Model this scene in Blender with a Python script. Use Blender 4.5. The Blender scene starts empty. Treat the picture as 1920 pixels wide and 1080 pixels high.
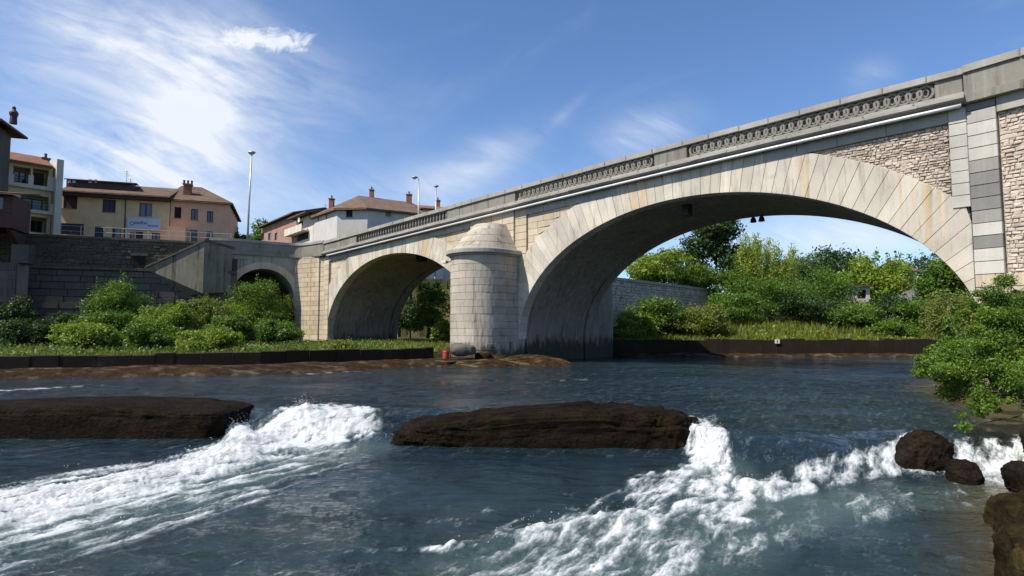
import bpy, math, random
import numpy as np
from mathutils import Vector, Matrix

# ------------------------------------------------------------------ camera, sky, sun
sc = bpy.context.scene
C = sc.collection
F, YH, CZ = 1100.0, 615.0, 2.0          # focal length in photo pixels, horizon row, eye height over the upper water
TH = math.atan((YH - 540) / F)
cam_d = bpy.data.cameras.new('camera'); cam = bpy.data.objects.new('camera', cam_d); C.objects.link(cam)
cam_d.sensor_width = 36; cam_d.lens = 36 * F / 1920; cam_d.clip_start = 0.05; cam_d.clip_end = 3000
cam.location = (0, 0, CZ); cam.rotation_euler = (math.pi / 2 + TH, 0, 0)
sc.camera = cam

SUN = Vector((-0.56, -0.29, 0.77)).normalized()       # towards the sun
EL = math.asin(SUN.z); AZ = math.atan2(SUN.x, SUN.y)
sun_d = bpy.data.lights.new('sun', 'SUN'); sun = bpy.data.objects.new('sun', sun_d); C.objects.link(sun)
sun_d.energy = 5.0; sun_d.angle = math.radians(0.53); sun_d.color = (1.0, 0.93, 0.81)
sun.rotation_euler = SUN.to_track_quat('Z', 'Y').to_euler(); sun.location = (-60, -30, 75)

W = bpy.data.worlds.new('World'); sc.world = W; W.use_nodes = True
SKY_STRENGTH = 0.084
sc.view_settings.view_transform = 'Standard'; sc.view_settings.look = 'None'
sc.view_settings.exposure = 0.45; sc.view_settings.gamma = 1.0
sc.view_settings.use_curve_mapping = False

def build_sky():
    nt = W.node_tree; nt.nodes.clear(); L = nt.links
    def N(t, **k):
        n = nt.nodes.new(t)
        for a, b in k.items(): setattr(n, a, b)
        return n
    def put(sock, v):
        if isinstance(v, (int, float)): sock.default_value = v
        else: L.new(v, sock)
    def M(op, a, b=0.0, c=None, clamp=False):
        n = N('ShaderNodeMath', operation=op, use_clamp=clamp); put(n.inputs[0], a); put(n.inputs[1], b)
        if c is not None: put(n.inputs[2], c)
        return n.outputs[0]
    out = N('ShaderNodeOutputWorld'); bg = N('ShaderNodeBackground'); bg.inputs[1].default_value = SKY_STRENGTH
    L.new(bg.outputs[0], out.inputs[0])
    sky = N('ShaderNodeTexSky', sky_type='NISHITA'); sky.sun_disc = False
    sky.sun_elevation = EL; sky.sun_rotation = AZ; sky.altitude = 200; sky.air_density = 1.0; sky.dust_density = 0.3; sky.ozone_density = 1.4
    tc = N('ShaderNodeTexCoord'); sep = N('ShaderNodeSeparateXYZ'); L.new(tc.outputs['Generated'], sep.inputs[0])
    x, y, z = sep.outputs
    ya = M('MAXIMUM', M('ABSOLUTE', y), 0.12)
    u = M('DIVIDE', x, ya); v = M('DIVIDE', z, ya)
    comb = N('ShaderNodeCombineXYZ'); put(comb.inputs[0], u); put(comb.inputs[1], v)
    def noise(scale, sx, sy, rot, det=6, rough=0.6, dist=0.0):
        mp = N('ShaderNodeMapping'); L.new(comb.outputs[0], mp.inputs[0])
        mp.vector_type = 'TEXTURE'; mp.inputs['Rotation'].default_value = (0, 0, rot); mp.inputs['Scale'].default_value = (1 / sx, 1 / sy, 1)
        n = N('ShaderNodeTexNoise'); n.inputs['Scale'].default_value = scale; n.inputs['Detail'].default_value = det
        n.inputs['Roughness'].default_value = rough; n.inputs['Distortion'].default_value = dist
        L.new(mp.outputs[0], n.inputs['Vector']); return n.outputs[0]
    nw = noise(3.0, 1, 1, 0.3, 4)
    def blob(px, py, rx, ry, rot=0.0, amp=1.0):
        u0, v0 = (px - 960) / F, (YH - py) / F
        du = M('SUBTRACT', u, u0); dv = M('SUBTRACT', v, v0)
        c, s = math.cos(rot), math.sin(rot)
        a = M('ADD', M('MULTIPLY', du, c), M('MULTIPLY', dv, s)); b = M('SUBTRACT', M('MULTIPLY', dv, c), M('MULTIPLY', du, s))
        a = M('DIVIDE', a, rx / F); b = M('DIVIDE', b, ry / F)
        e = M('EXPONENT', M('MULTIPLY', M('ADD', M('MULTIPLY', a, a), M('MULTIPLY', b, b)), -1.0))
        return M('MULTIPLY', e, amp)
    def add(lst):
        r = lst[0]
        for q in lst[1:]: r = M('ADD', r, q)
        return r
    # thin cirrus veil, streaked
    veil = add([blob(330, 200, 180, 190, 0.2, 1.25), blob(250, 60, 330, 80, -0.30, .85), blob(250, 300, 190, 80, .25, 1.1), blob(60, 180, 120, 150, 0, .45),
                blob(880, 310, 130, 38, .45, .75), blob(1215, 245, 85, 42, .2, 0.85), blob(1050, 215, 60, 10, .75, .25), blob(1655, 130, 48, 30, .3, .3), blob(620, 380, 420, 75, 0, .55),
                blob(1560, 440, 260, 55, 0.1, 1.1), blob(2400, 150, 350, 120, .3, .6), blob(-500, 200, 350, 200, -.2, .7)])
    streak = noise(2.0, 1.0, 4.2, -0.42, 10, 0.64, 1.5)
    fine = noise(7.0, 1.0, 2.4, -0.3, 8, 0.62, 0.8)
    t = M('ADD', M('MULTIPLY', streak, 1.35), M('MULTIPLY', fine, 0.55))
    vm = M('MULTIPLY', veil, M('MULTIPLY', M('SUBTRACT', t, 0.58), 1.35), clamp=True)
    # a small puffy cloud
    puff = add([blob(440, 52, 62, 26, 0, 1.0), blob(500, 58, 60, 24, 0.1, 1.0), blob(550, 62, 34, 26, .3, .75)])
    pn = noise(24.0, 1, 1.5, 0, 7, .65, .7)
    pm = M('MULTIPLY', M('SUBTRACT', M('ADD', puff, M('MULTIPLY', M('SUBTRACT', pn, .5), 3.2)), .62), 1.3, clamp=True)
    pm = M('MULTIPLY', pm, M('MULTIPLY', puff, 1.5, clamp=True), clamp=True)
    # scattered wisps everywhere else in the sky
    wisp = M('MULTIPLY', M('SUBTRACT', noise(1.1, 1.0, 2.6, .35, 8, .6, .8), .53), 1.3, clamp=True)
    cl = M('ADD', M('MULTIPLY', vm, 0.95), M('MULTIPLY', pm, .75), clamp=True)
    cl = M('ADD', cl, M('MULTIPLY', wisp, .45), clamp=True)
    cl = M('MULTIPLY', cl, M('GREATER_THAN', z, -0.02))
    mix = N('ShaderNodeMix', data_type='RGBA'); L.new(cl, mix.inputs['Factor'])
    tint = N('ShaderNodeMix', data_type='RGBA', blend_type='MULTIPLY'); tint.inputs['Factor'].default_value = 1.0
    L.new(sky.outputs[0], tint.inputs['A']); tint.inputs['B'].default_value = (0.95, 1.16, 1.44, 1)
    L.new(tint.outputs['Result'], mix.inputs['A']); mix.inputs['B'].default_value = (7.8, 8.2, 8.9, 1)
    L.new(mix.outputs['Result'], bg.inputs[0])
build_sky()

# ------------------------------------------------------------------ helpers
rnd = random.Random(7); rng = np.random.default_rng(7)
def ray(px, py):
    x = (px - 960) / F; y = -(py - 540) / F
    return np.array([x, math.cos(TH) - y * math.sin(TH), math.sin(TH) + y * math.cos(TH)])
def atz(px, py, z):
    r = ray(px, py); t = (z - CZ) / r[2]; return np.array([r[0] * t, r[1] * t])
def aty(px, py, Y):
    r = ray(px, py); t = Y / r[1]; return (r[0] * t, r[2] * t + CZ)

def tag(o, label=None, cat=None, group=None, kind=None):
    if label: o['label'] = label
    if cat: o['category'] = cat
    if group: o['group'] = group
    if kind: o['kind'] = kind
    return o
def empty(name, loc, label, cat, group=None, rz=0.0):
    o = bpy.data.objects.new(name, None); C.objects.link(o); o.location = loc; o.rotation_euler = (0, 0, rz)
    o.empty_display_size = 0.3
    return tag(o, label, cat, group)
def link(name, me, mat, parent=None):
    o = bpy.data.objects.new(name, me); C.objects.link(o)
    if mat is not None and not me.materials: me.materials.append(mat)
    if parent is not None:
        o.parent = parent
        o.matrix_parent_inverse = Matrix.Translation(-wloc(parent))
    return o
def wloc(p): return Vector(p.location)
class MB:
    def __init__(s): s.v = []; s.f = []; s.t = []; s.tint = 0.5
    def add(s, vs, fs):
        b = len(s.v); s.v.extend([tuple(map(float, q)) for q in vs]); s.f.extend([tuple(b + i for i in f) for f in fs]); s.t.extend([s.tint] * len(vs)); return s
    def quad(s, a, b, c, d): return s.add([a, b, c, d], [(0, 1, 2, 3)])
    def hexa(s, p):     # p: 4 bottom + 4 top, ccw
        return s.add(p, [(3, 2, 1, 0), (4, 5, 6, 7), (0, 1, 5, 4), (1, 2, 6, 5), (2, 3, 7, 6), (3, 0, 4, 7)])
    def box(s, T, x0, x1, y0, y1, z0, z1):
        return s.hexa([T(x0, y0, z0), T(x1, y0, z0), T(x1, y1, z0), T(x0, y1, z0), T(x0, y0, z1), T(x1, y0, z1), T(x1, y1, z1), T(x0, y1, z1)])
    def tube(s, pts, rad, n=8, cap=True):
        pts = [Vector(p) for p in pts]; k = len(pts); rad = [rad] * k if isinstance(rad, (int, float)) else rad
        vs = []
        for i, p in enumerate(pts):
            d = (pts[min(i + 1, k - 1)] - pts[max(i - 1, 0)]).normalized()
            a = d.orthogonal().normalized() if abs(d.z) > .9 else d.cross(Vector((0, 0, 1))).normalized(); b = d.cross(a)
            for j in range(n):
                w = 2 * math.pi * j / n; vs.append(p + (a * math.cos(w) + b * math.sin(w)) * rad[i])
        fs = [(i * n + j, i * n + (j + 1) % n, (i + 1) * n + (j + 1) % n, (i + 1) * n + j) for i in range(k - 1) for j in range(n)]
        if cap: fs += [tuple(range(n - 1, -1, -1)), tuple((k - 1) * n + j for j in range(n))]
        return s.add(vs, fs)
    def lathe(s, c, prof, n=16, sx=1.0, sy=1.0):
        vs = []; k = len(prof)
        for r, z in prof:
            for j in range(n):
                w = 2 * math.pi * j / n; vs.append((c[0] + r * sx * math.cos(w), c[1] + r * sy * math.sin(w), c[2] + z))
        fs = [(i * n + j, i * n + (j + 1) % n, (i + 1) * n + (j + 1) % n, (i + 1) * n + j) for i in range(k - 1) for j in range(n)]
        fs += [tuple(range(n - 1, -1, -1)), tuple((k - 1) * n + j for j in range(n))]
        return s.add(vs, fs)
    def polyblock(s, T, poly, of, ob, ch=0.02):      # T(u,v,o); convex poly ccw in (u,v); front face at of, chamfered, back at ob
        n = len(poly); cx = sum(p[0] for p in poly) / n; cy = sum(p[1] for p in poly) / n
        ins = []
        for p in poly:
            dx, dy = p[0] - cx, p[1] - cy; l = math.hypot(dx, dy) or 1; k = max(0.2, 1 - 1.3 * ch / l); ins.append((cx + dx * k, cy + dy * k))
        vs = [T(p[0], p[1], of) for p in ins] + [T(p[0], p[1], of + ch) for p in poly] + [T(p[0], p[1], ob) for p in poly]
        fs = [tuple(range(n))]
        for i in range(n):
            j = (i + 1) % n; fs += [(i, n + i, n + j, j), (n + i, 2 * n + i, 2 * n + j, n + j)]
        return s.add(vs, fs)
    def build(s, name, mat, parent=None, smooth=False, tint=False):
        me = bpy.data.meshes.new(name); me.from_pydata(s.v, [], s.f)
        if tint:
            a = me.attributes.new('tint', 'FLOAT', 'POINT'); a.data.foreach_set('value', np.array(s.t, 'f'))
        if smooth: me.polygons.foreach_set('use_smooth', [True] * len(me.polygons))
        me.update(); return link(name, me, mat, parent)
def npmesh(name, V, Q, smooth=True, attrs=None):
    me = bpy.data.meshes.new(name); V = np.asarray(V, 'f'); Q = np.asarray(Q, 'i'); k = Q.shape[1]
    me.vertices.add(len(V)); me.vertices.foreach_set('co', V.ravel())
    me.loops.add(Q.size); me.loops.foreach_set('vertex_index', Q.ravel())
    me.polygons.add(len(Q)); me.polygons.foreach_set('loop_start', np.arange(0, Q.size, k, dtype='i')); me.polygons.foreach_set('loop_total', np.full(len(Q), k, 'i'))
    if smooth: me.polygons.foreach_set('use_smooth', np.ones(len(Q), bool))
    for n, a in (attrs or {}).items():
        t = me.attributes.new(n, 'FLOAT', 'POINT'); t.data.foreach_set('value', np.asarray(a, 'f'))
    me.update(); me.validate(); return me

# numpy gradient noise
_perm = np.random.default_rng(3).permutation(512)
_perm = np.concatenate([_perm, _perm, _perm])
_g = np.random.default_rng(5).normal(size=(512, 3)); _g /= np.linalg.norm(_g, axis=1)[:, None]
def noise3(x, y, z=0.0):
    x, y, z = np.broadcast_arrays(np.asarray(x, float), np.asarray(y, float), np.asarray(z, float))
    xi, yi, zi = np.floor(x), np.floor(y), np.floor(z); fx, fy, fz = x - xi, y - yi, z - zi
    xi, yi, zi = xi.astype(int) & 511, yi.astype(int) & 511, zi.astype(int) & 511
    u, v, w = (t * t * t * (t * (t * 6 - 15) + 10) for t in (fx, fy, fz))
    def g(a, b, c):
        h = _perm[(_perm[(_perm[(xi + a) & 511] + yi + b) & 511] + zi + c) & 511]; G = _g[h & 511]
        return G[..., 0] * (fx - a) + G[..., 1] * (fy - b) + G[..., 2] * (fz - c)
    def lerp(a, b, t): return a + (b - a) * t
    x00 = lerp(g(0, 0, 0), g(1, 0, 0), u); x10 = lerp(g(0, 1, 0), g(1, 1, 0), u); x01 = lerp(g(0, 0, 1), g(1, 0, 1), u); x11 = lerp(g(0, 1, 1), g(1, 1, 1), u)
    return lerp(lerp(x00, x10, v), lerp(x01, x11, v), w) * 1.5
def fbm(x, y, z=0.0, o=4, lac=2.03, gain=0.5):
    r = 0; a = 1; s = 0; x, y, z = np.asarray(x, float), np.asarray(y, float), np.asarray(z, float)
    for i in range(o):
        r = r + a * noise3(x + 17.3 * i, y - 9.1 * i, z + 4.7 * i); s += a; a *= gain; x, y, z = x * lac, y * lac, z * lac
    return r / s
def sstep(a, b, x):
    t = np.clip((x - a) / (b - a), 0, 1); return t * t * (3 - 2 * t)

# ------------------------------------------------------------------ materials
class Mat:
    def __init__(s, name):
        s.m = bpy.data.materials.new(name); s.m.use_nodes = True; s.nt = s.m.node_tree; s.nt.nodes.clear()
        s.out = s.n('ShaderNodeOutputMaterial'); s.p = s.n('ShaderNodeBsdfPrincipled'); s.l(s.p.outputs[0], s.out.inputs[0])
        s.tc = s.n('ShaderNodeTexCoord')
    def n(s, t, **k):
        n = s.nt.nodes.new(t)
        for a, b in k.items(): setattr(n, a, b)
        return n
    def l(s, a, b): s.nt.links.new(a, b)
    def put(s, sock, v):
        if isinstance(v, (int, float)): sock.default_value = v
        elif isinstance(v, tuple): sock.default_value = v if len(v) == 4 or sock.type == 'VECTOR' else (*v, 1)
        else: s.l(v, sock)
    def math(s, op, a, b=0.0, clamp=False):
        n = s.n('ShaderNodeMath', operation=op, use_clamp=clamp); s.put(n.inputs[0], a); s.put(n.inputs[1], b); return n.outputs[0]
    def noise(s, scale, vec=(1, 1, 1), det=5, rough=.6, dist=0.0, coord='Object', rot=0.0):
        mp = s.n('ShaderNodeMapping'); s.l(s.tc.outputs[coord], mp.inputs[0]); mp.inputs['Scale'].default_value = vec
        if rot: mp.vector_type = 'TEXTURE'; mp.inputs['Scale'].default_value = tuple(1 / q for q in vec); mp.inputs['Rotation'].default_value = (0, 0, rot)
        n = s.n('ShaderNodeTexNoise'); n.inputs['Scale'].default_value = scale; n.inputs['Detail'].default_value = det; n.inputs['Roughness'].default_value = rough
        n.inputs['Distortion'].default_value = dist; s.l(mp.outputs[0], n.inputs['Vector']); return n.outputs[0]
    def ramp(s, fac, lo, hi, a=0.0, b=1.0):
        n = s.n('ShaderNodeMapRange', interpolation_type='SMOOTHSTEP'); s.put(n.inputs[0], fac); n.inputs[1].default_value = lo; n.inputs[2].default_value = hi
        n.inputs[3].default_value = a; n.inputs[4].default_value = b; return n.outputs[0]
    def mix(s, f, a, b, mode='MIX'):
        n = s.n('ShaderNodeMix', data_type='RGBA', blend_type=mode); s.put(n.inputs['Factor'], f); s.put(n.inputs['A'], a); s.put(n.inputs['B'], b); return n.outputs['Result']
    def bump(s, h, strength=.4, dist=.02):
        n = s.n('ShaderNodeBump'); n.inputs['Strength'].default_value = strength; n.inputs['Distance'].default_value = dist; s.l(h, n.inputs['Height']); s.l(n.outputs[0], s.p.inputs['Normal']); return n
    def rand(s): return s.n('ShaderNodeObjectInfo').outputs['Random']
    def attr(s, name): return s.n('ShaderNodeAttribute', attribute_name=name).outputs['Fac']
    def done(s, col, rough=.85, spec=.3, metal=0.0):
        s.put(s.p.inputs['Base Color'], col); s.put(s.p.inputs['Roughness'], rough); s.p.inputs['Specular IOR Level'].default_value = spec; s.p.inputs['Metallic'].default_value = metal; return s.m
def scale(c, k): return tuple(x * k for x in c)

def stone_mat(name, base, stain=(.16, .13, .09), streak=.5, grime=.45, var=.22, rnd_tint=True, attr=False, bump=.35, warm=(.62, .47, .27), warmamt=.25, rust=0.0, pale=None, algae=None):
    m = Mat(name)
    big = m.noise(.55, det=5); mid = m.noise(3.2, det=6, rough=.65); fine = m.noise(26, det=5, rough=.7)
    col = m.mix(m.ramp(big, .35, .7), base, scale(base, .74))
    col = m.mix(m.math('MULTIPLY', m.ramp(mid, .5, .72), warmamt), col, warm)
    if rnd_tint:
        r = m.rand(); col = m.mix(m.math('MULTIPLY', m.ramp(r, .0, 1.0, 0, 1), var * 2), col, scale(base, .55))
    if attr:
        a = m.attr('tint'); col = m.mix(a, m.mix(1.0, col, (.86, .86, .86), 'MULTIPLY'), m.mix(1.0, col, (1.1, 1.09, 1.06), 'MULTIPLY'))
    st = m.noise(2.6, (1, 1, .09), det=6, rough=.65); st2 = m.noise(7.5, (1, 1, .06), det=5, rough=.6)
    sm = m.math('MULTIPLY', m.ramp(st, .52, .72), streak); col = m.mix(sm, col, stain)
    sm2 = m.math('MULTIPLY', m.ramp(st2, .58, .75), streak * .7); col = m.mix(sm2, col, scale(stain, .55))
    lt = m.noise(3.6, (1, 1, .05), det=4); col = m.mix(m.math('MULTIPLY', m.ramp(lt, .57, .7), streak * .55), col, tuple(min(.8, c * 1.35) for c in base))
    if rust:
        ru = m.noise(1.1, (1, 1, .04), det=3); col = m.mix(m.math('MULTIPLY', m.ramp(ru, .56, .66), rust), col, (.52, .34, .13))
    if pale:
        pv = m.noise(4.2, (1, 1, .03), det=5, rough=.6); col = m.mix(m.math('MULTIPLY', m.ramp(pv, .5, .68), .7), col, pale)
    if algae:       # dark slime line above the river
        sep = m.n('ShaderNodeSeparateXYZ'); m.l(m.tc.outputs['Object'], sep.inputs[0]); an = m.noise(2.4, (1, 1, .35), det=6, rough=.7)
        lvl = m.math('SUBTRACT', m.math('ADD', sep.outputs[2], m.math('MULTIPLY', m.math('SUBTRACT', an, .5), -2.6)), algae); col = m.mix(m.ramp(lvl, -.35, .35, .88, 0), col, (.035, .032, .018))
    gr = m.noise(1.4, det=8, rough=.72); col = m.mix(m.math('MULTIPLY', m.ramp(gr, .54, .75), grime), col, (.075, .07, .055))
    col = m.mix(m.math('MULTIPLY', m.ramp(fine, .45, .75), .28), col, scale(base, .45))
    m.bump(m.math('ADD', m.math('MULTIPLY', mid, .6), m.math('MULTIPLY', fine, .4)), bump, .03)
    return m.done(col, .9, .2)

MT = {}
MT['ashlar'] = stone_mat('ashlar_limestone', (.58, .49, .36), streak=.5, grime=.28, warmamt=.3, rust=.3)
MT['voussoir'] = stone_mat('voussoir_limestone', (.60, .545, .46), streak=.6, grime=.22, var=.2, warmamt=.12, rust=.5)
MT['pierstone'] = stone_mat('pier_limestone', (.50, .445, .37), streak=.8, grime=.6, var=.22, warmamt=.15, algae=.95)
MT['quoin'] = stone_mat('grey_quoin', (.40, .385, .35), streak=.22, grime=.18, var=.42, warmamt=.06)
MT['palequoin'] = stone_mat('pale_quoin', (.55, .525, .475), streak=.2, grime=.12, var=.1, warmamt=.06)
MT['darkquoin'] = stone_mat('dark_quoin', (.27, .262, .245), streak=.2, grime=.12, var=.3, warmamt=.04)
MT['parapet'] = stone_mat('weathered_parapet_stone', (.26, .245, .21), stain=(.09, .085, .075), streak=.65, grime=.65, var=.15, warmamt=.05, bump=.6)
MT['coping'] = stone_mat('coping_stone', (.37, .355, .32), stain=(.13, .12, .10), streak=.25, grime=.4, var=.14, warmamt=.08, bump=.5)
MT['rubble'] = stone_mat('rubble_stone', (.54, .46, .39), streak=.15, grime=.15, rnd_tint=False, attr=True, warmamt=.22, warm=(.5, .36, .27), bump=.7)
MT['mortar'] = stone_mat('recessed_mortar', (.34, .29, .23), streak=.3, grime=.5, rnd_tint=False, warmamt=.1)
MT['frieze'] = stone_mat('frieze_stone', (.40, .385, .35), streak=.35, grime=.2, var=.12, warmamt=.08)
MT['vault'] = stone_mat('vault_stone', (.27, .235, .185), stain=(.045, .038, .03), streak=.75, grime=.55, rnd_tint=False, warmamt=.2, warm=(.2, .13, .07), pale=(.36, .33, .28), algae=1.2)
MT['quay'] = stone_mat('quay_stone', (.125, .115, .095), stain=(.06, .055, .045), streak=.6, grime=.6, var=.25, warmamt=.08)
MT['quayrub'] = stone_mat('quay_rubble', (.115, .098, .075), stain=(.05, .045, .035), streak=.4, grime=.6, rnd_tint=False, attr=True, warmamt=.2, warm=(.2, .14, .08), bump=.8)
MT['concrete'] = stone_mat('stained_concrete', (.36, .34, .28), stain=(.07, .065, .05), streak=.8, grime=.45, rnd_tint=False, warmamt=.15)
MT['oldconcrete'] = stone_mat('old_mossy_concrete', (.21, .20, .15), stain=(.03, .03, .02), streak=.95, grime=.6, rnd_tint=False, warmamt=.2, warm=(.12, .12, .05))
MT['wetwall'] = stone_mat('dark_river_wall', (.028, .020, .012), stain=(.015, .012, .008), streak=.5, grime=.4, var=.2, warmamt=.2, warm=(.035, .022, .01))

def plain(name, col, rough=.7, metal=0.0, spec=.4, var=.25, sc_=6, bump=.12):
    m = Mat(name); n = m.noise(sc_, det=5); st = m.noise(3, (1, 1, .1), det=4)
    c = m.mix(m.ramp(n, .3, .75), col, scale(col, 1 - var)); c = m.mix(m.math('MULTIPLY', m.ramp(st, .52, .75), var), c, scale(col, .45))
    m.bump(m.noise(30, det=3), bump, .01); return m.done(c, rough, spec, metal)
MT['stucco_yellow'] = plain('yellow_stucco', (.70, .51, .28), .9, var=.16, sc_=1.2)
MT['stucco_cream'] = plain('cream_stucco', (.62, .53, .32), .9, var=.16, sc_=1.2)
MT['stucco_pink'] = plain('salmon_stucco', (.70, .40, .25), .9, var=.16, sc_=1.2)
MT['stucco_grey'] = plain('grey_white_stucco', (.50, .475, .44), .9, var=.14, sc_=1.0)
MT['stucco_pale'] = plain('pale_cream_stucco', (.60, .54, .46), .9, var=.18, sc_=1.0)
MT['stucco_red'] = plain('faded_red_stucco', (.33, .19, .15), .9, var=.3, sc_=1.0)
MT['white_paint'] = plain('white_paint', (.72, .72, .70), .6, var=.12)
MT['brown_wood'] = plain('dark_brown_wood', (.06, .032, .02), .6, var=.4)
MT['red_wood'] = plain('dark_red_wood', (.075, .022, .016), .6, var=.4)
MT['black_metal'] = plain('black_metal', (.02, .02, .022), .5, .4, var=.3)
MT['steel'] = plain('galvanised_steel', (.42, .43, .44), .45, .6, var=.2)
MT['pipe'] = plain('pale_pipe_metal', (.55, .57, .60), .5, .1, var=.1)
MT['lamp_head'] = plain('lamp_head_grey', (.35, .36, .37), .4, .3, var=.15)
MT['lampglass'] = plain('lamp_lens', (.6, .6, .58), .2, 0, var=.1)
MT['brick'] = plain('chimney_brick', (.25, .105, .06), .9, var=.4)
MT['red_paint'] = plain('faded_red_plastic', (.42, .035, .03), .5, var=.3)
MT['darkopen'] = plain('dark_interior', (.012, .012, .012), .9, var=.2)
MT['shutter'] = plain('brown_shutter', (.07, .045, .032), .7, var=.3)
MT['grey_shutter'] = plain('grey_shutter', (.17, .165, .155), .7, var=.2)
MT['asphalt'] = plain('asphalt', (.05, .05, .05), .9, var=.3, sc_=20)
MT['bark'] = plain('bark', (.09, .065, .045), .95, var=.5, sc_=10, bump=.6)
def glass_mat():
    m = Mat('window_glass'); n = m.noise(.8, det=2); c = m.mix(n, (.015, .02, .03), (.05, .06, .08)); m.done(c, .06, .8); return m.m
MT['glass'] = glass_mat()
def roof_mat(name, col):
    m = Mat(name); n = m.noise(1.1, det=6); n2 = m.noise(9, det=5)
    c = m.mix(m.ramp(n, .3, .7), col, scale(col, .62)); c = m.mix(m.math('MULTIPLY', m.ramp(n2, .5, .7), .6), c, scale(col, .4))
    w = m.n('ShaderNodeTexWave', wave_type='BANDS', bands_direction='Z'); m.l(m.tc.outputs['Object'], w.inputs['Vector']); w.inputs['Scale'].default_value = 1.6; w.inputs['Distortion'].default_value = 2.0; w.inputs['Detail'].default_value = 2
    c = m.mix(m.math('MULTIPLY', m.ramp(w.outputs[1], .6, .95), .3), c, scale(col, .5))
    m.bump(m.math('ADD', w.outputs[1], n2), .5, .05); return m.done(c, .9, .2)
MT['roof_brown'] = roof_mat('brown_roof_tiles', (.165, .108, .075)); MT['roof_red'] = roof_mat('red_roof_tiles', (.27, .13, .08)); MT['roof_tan'] = roof_mat('tan_red_roof_tiles', (.19, .125, .09))

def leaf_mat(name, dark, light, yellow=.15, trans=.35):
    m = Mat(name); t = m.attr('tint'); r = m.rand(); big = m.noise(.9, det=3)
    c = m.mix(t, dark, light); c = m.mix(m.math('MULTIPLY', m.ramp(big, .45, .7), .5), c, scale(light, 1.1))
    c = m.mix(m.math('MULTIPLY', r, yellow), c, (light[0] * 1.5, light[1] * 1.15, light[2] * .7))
    m.done(c, .5, .35)
    tr = m.n('ShaderNodeBsdfTranslucent'); m.put(tr.inputs[0], m.mix(1.0, c, (1.5, 1.5, .6), 'MULTIPLY'))
    ms = m.n('ShaderNodeMixShader'); ms.inputs[0].default_value = trans; m.l(m.p.outputs[0], ms.inputs[1]); m.l(tr.outputs[0], ms.inputs[2]); m.l(ms.outputs[0], m.out.inputs[0])
    return m.m
MT['leaf_green'] = leaf_mat('green_foliage', (.030, .072, .009), (.105, .19, .021))
MT['leaf_dark'] = leaf_mat('dark_foliage', (.012, .032, .008), (.045, .09, .018), .08, .25)
MT['leaf_light'] = leaf_mat('light_foliage', (.072, .13, .013), (.19, .275, .032))
MT['leaf_willow'] = leaf_mat('willow_foliage', (.10, .15, .022), (.27, .34, .06))
MT['leaf_olive'] = leaf_mat('olive_foliage', (.07, .10, .02), (.16, .20, .042))
MT['grass'] = leaf_mat('grass_blades', (.06, .085, .012), (.165, .20, .03), .2, .3)
MT['dead'] = leaf_mat('dry_grass', (.13, .11, .03), (.27, .24, .08), .2, .2)

# ------------------------------------------------------------------ bridge frame
_d = np.array([(-200 - 960) / (F / math.cos(TH)), 1.0]); _d /= np.linalg.norm(_d)
BN = np.array([_d[1], -_d[0]]); BE = -_d; D0 = 25.0      # BN: away from camera, BE: along the bridge to the right
def BW(s, z, o=0.0):
    p = BN * (D0 + o) + BE * s; return (p[0], p[1], z)
_ps = np.array([-44.94, -41.4, -36.9, -32.7, -30.5, -28.3, -23.2, -19.3, -16.4, -13.8, -12.05, -9.7, -7.6, -5.75, -4.07, -2.37])
_pz = np.array([9.42, 9.52, 9.65, 9.9, 10.02, 10.1, 10.33, 10.45, 10.53, 10.6, 10.68, 10.78, 10.81, 10.84, 10.89, 10.93])
_pc = np.polyfit(_ps, _pz, 3)
def ztop(s): return float(np.polyval(_pc, max(-46.0, min(-2.0, s))))
BW_ = 7.2                                             # bridge width
SL, SR, PC = -45.7, -2.25, -25.0                        # left corner, right corner, pier centre
A1 = dict(s0=-12.6, a=10.6, z0=1.36, b=6.7); A2 = dict(s0=-35.9, a=9.33, z0=1.27, b=6.18)
def zin(A, s):
    q = 1 - ((s - A['s0']) / A['a']) ** 2
    return A['z0'] + A['b'] * math.sqrt(q) if q > 0 else None
COP, RAIL, CORN = 0.24, 0.98, 1.30                     # drop below parapet top: coping, rail top, cornice underside
FRZ = 1.78
def zcb(s): return ztop(s) - CORN
def zfr(s): return ztop(s) - FRZ

bridge = empty('stone_bridge', BW(-25, 0, 5), 'old pale limestone arch bridge with openwork parapet crossing the river', 'bridge')

def arc_pts(A, n):
    th = np.linspace(math.pi, 0, 2001); x = A['s0'] + A['a'] * np.cos(th); z = A['z0'] + A['b'] * np.sin(th)
    d = np.r_[0, np.cumsum(np.hypot(np.diff(x), np.diff(z)))]; t = np.linspace(0, d[-1], n + 1)
    th2 = np.interp(t, d, th); return th2
def ring(A, n, T, smin, smax, tag_):
    th = arc_pts(A, n); fr = []
    for q in th:
        p = np.array([A['s0'] + A['a'] * math.cos(q), A['z0'] + A['b'] * math.sin(q)]); nn = np.array([math.cos(q) / A['a'], math.sin(q) / A['b']]); nn /= np.linalg.norm(nn)
        t = T
        while p[1] + nn[1] * t > zcb(p[0] + nn[0] * t) - .03 and t > .3: t -= .02
        e = p + nn * t
        if e[0] < smin and nn[0] < 0: t = max(.02, (smin - p[0]) / nn[0]); e = p + nn * t
        if e[0] > smax and nn[0] > 0: t = max(.02, (smax - p[0]) / nn[0]); e = p + nn * t
        fr.append((p, e))
    return fr
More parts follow.
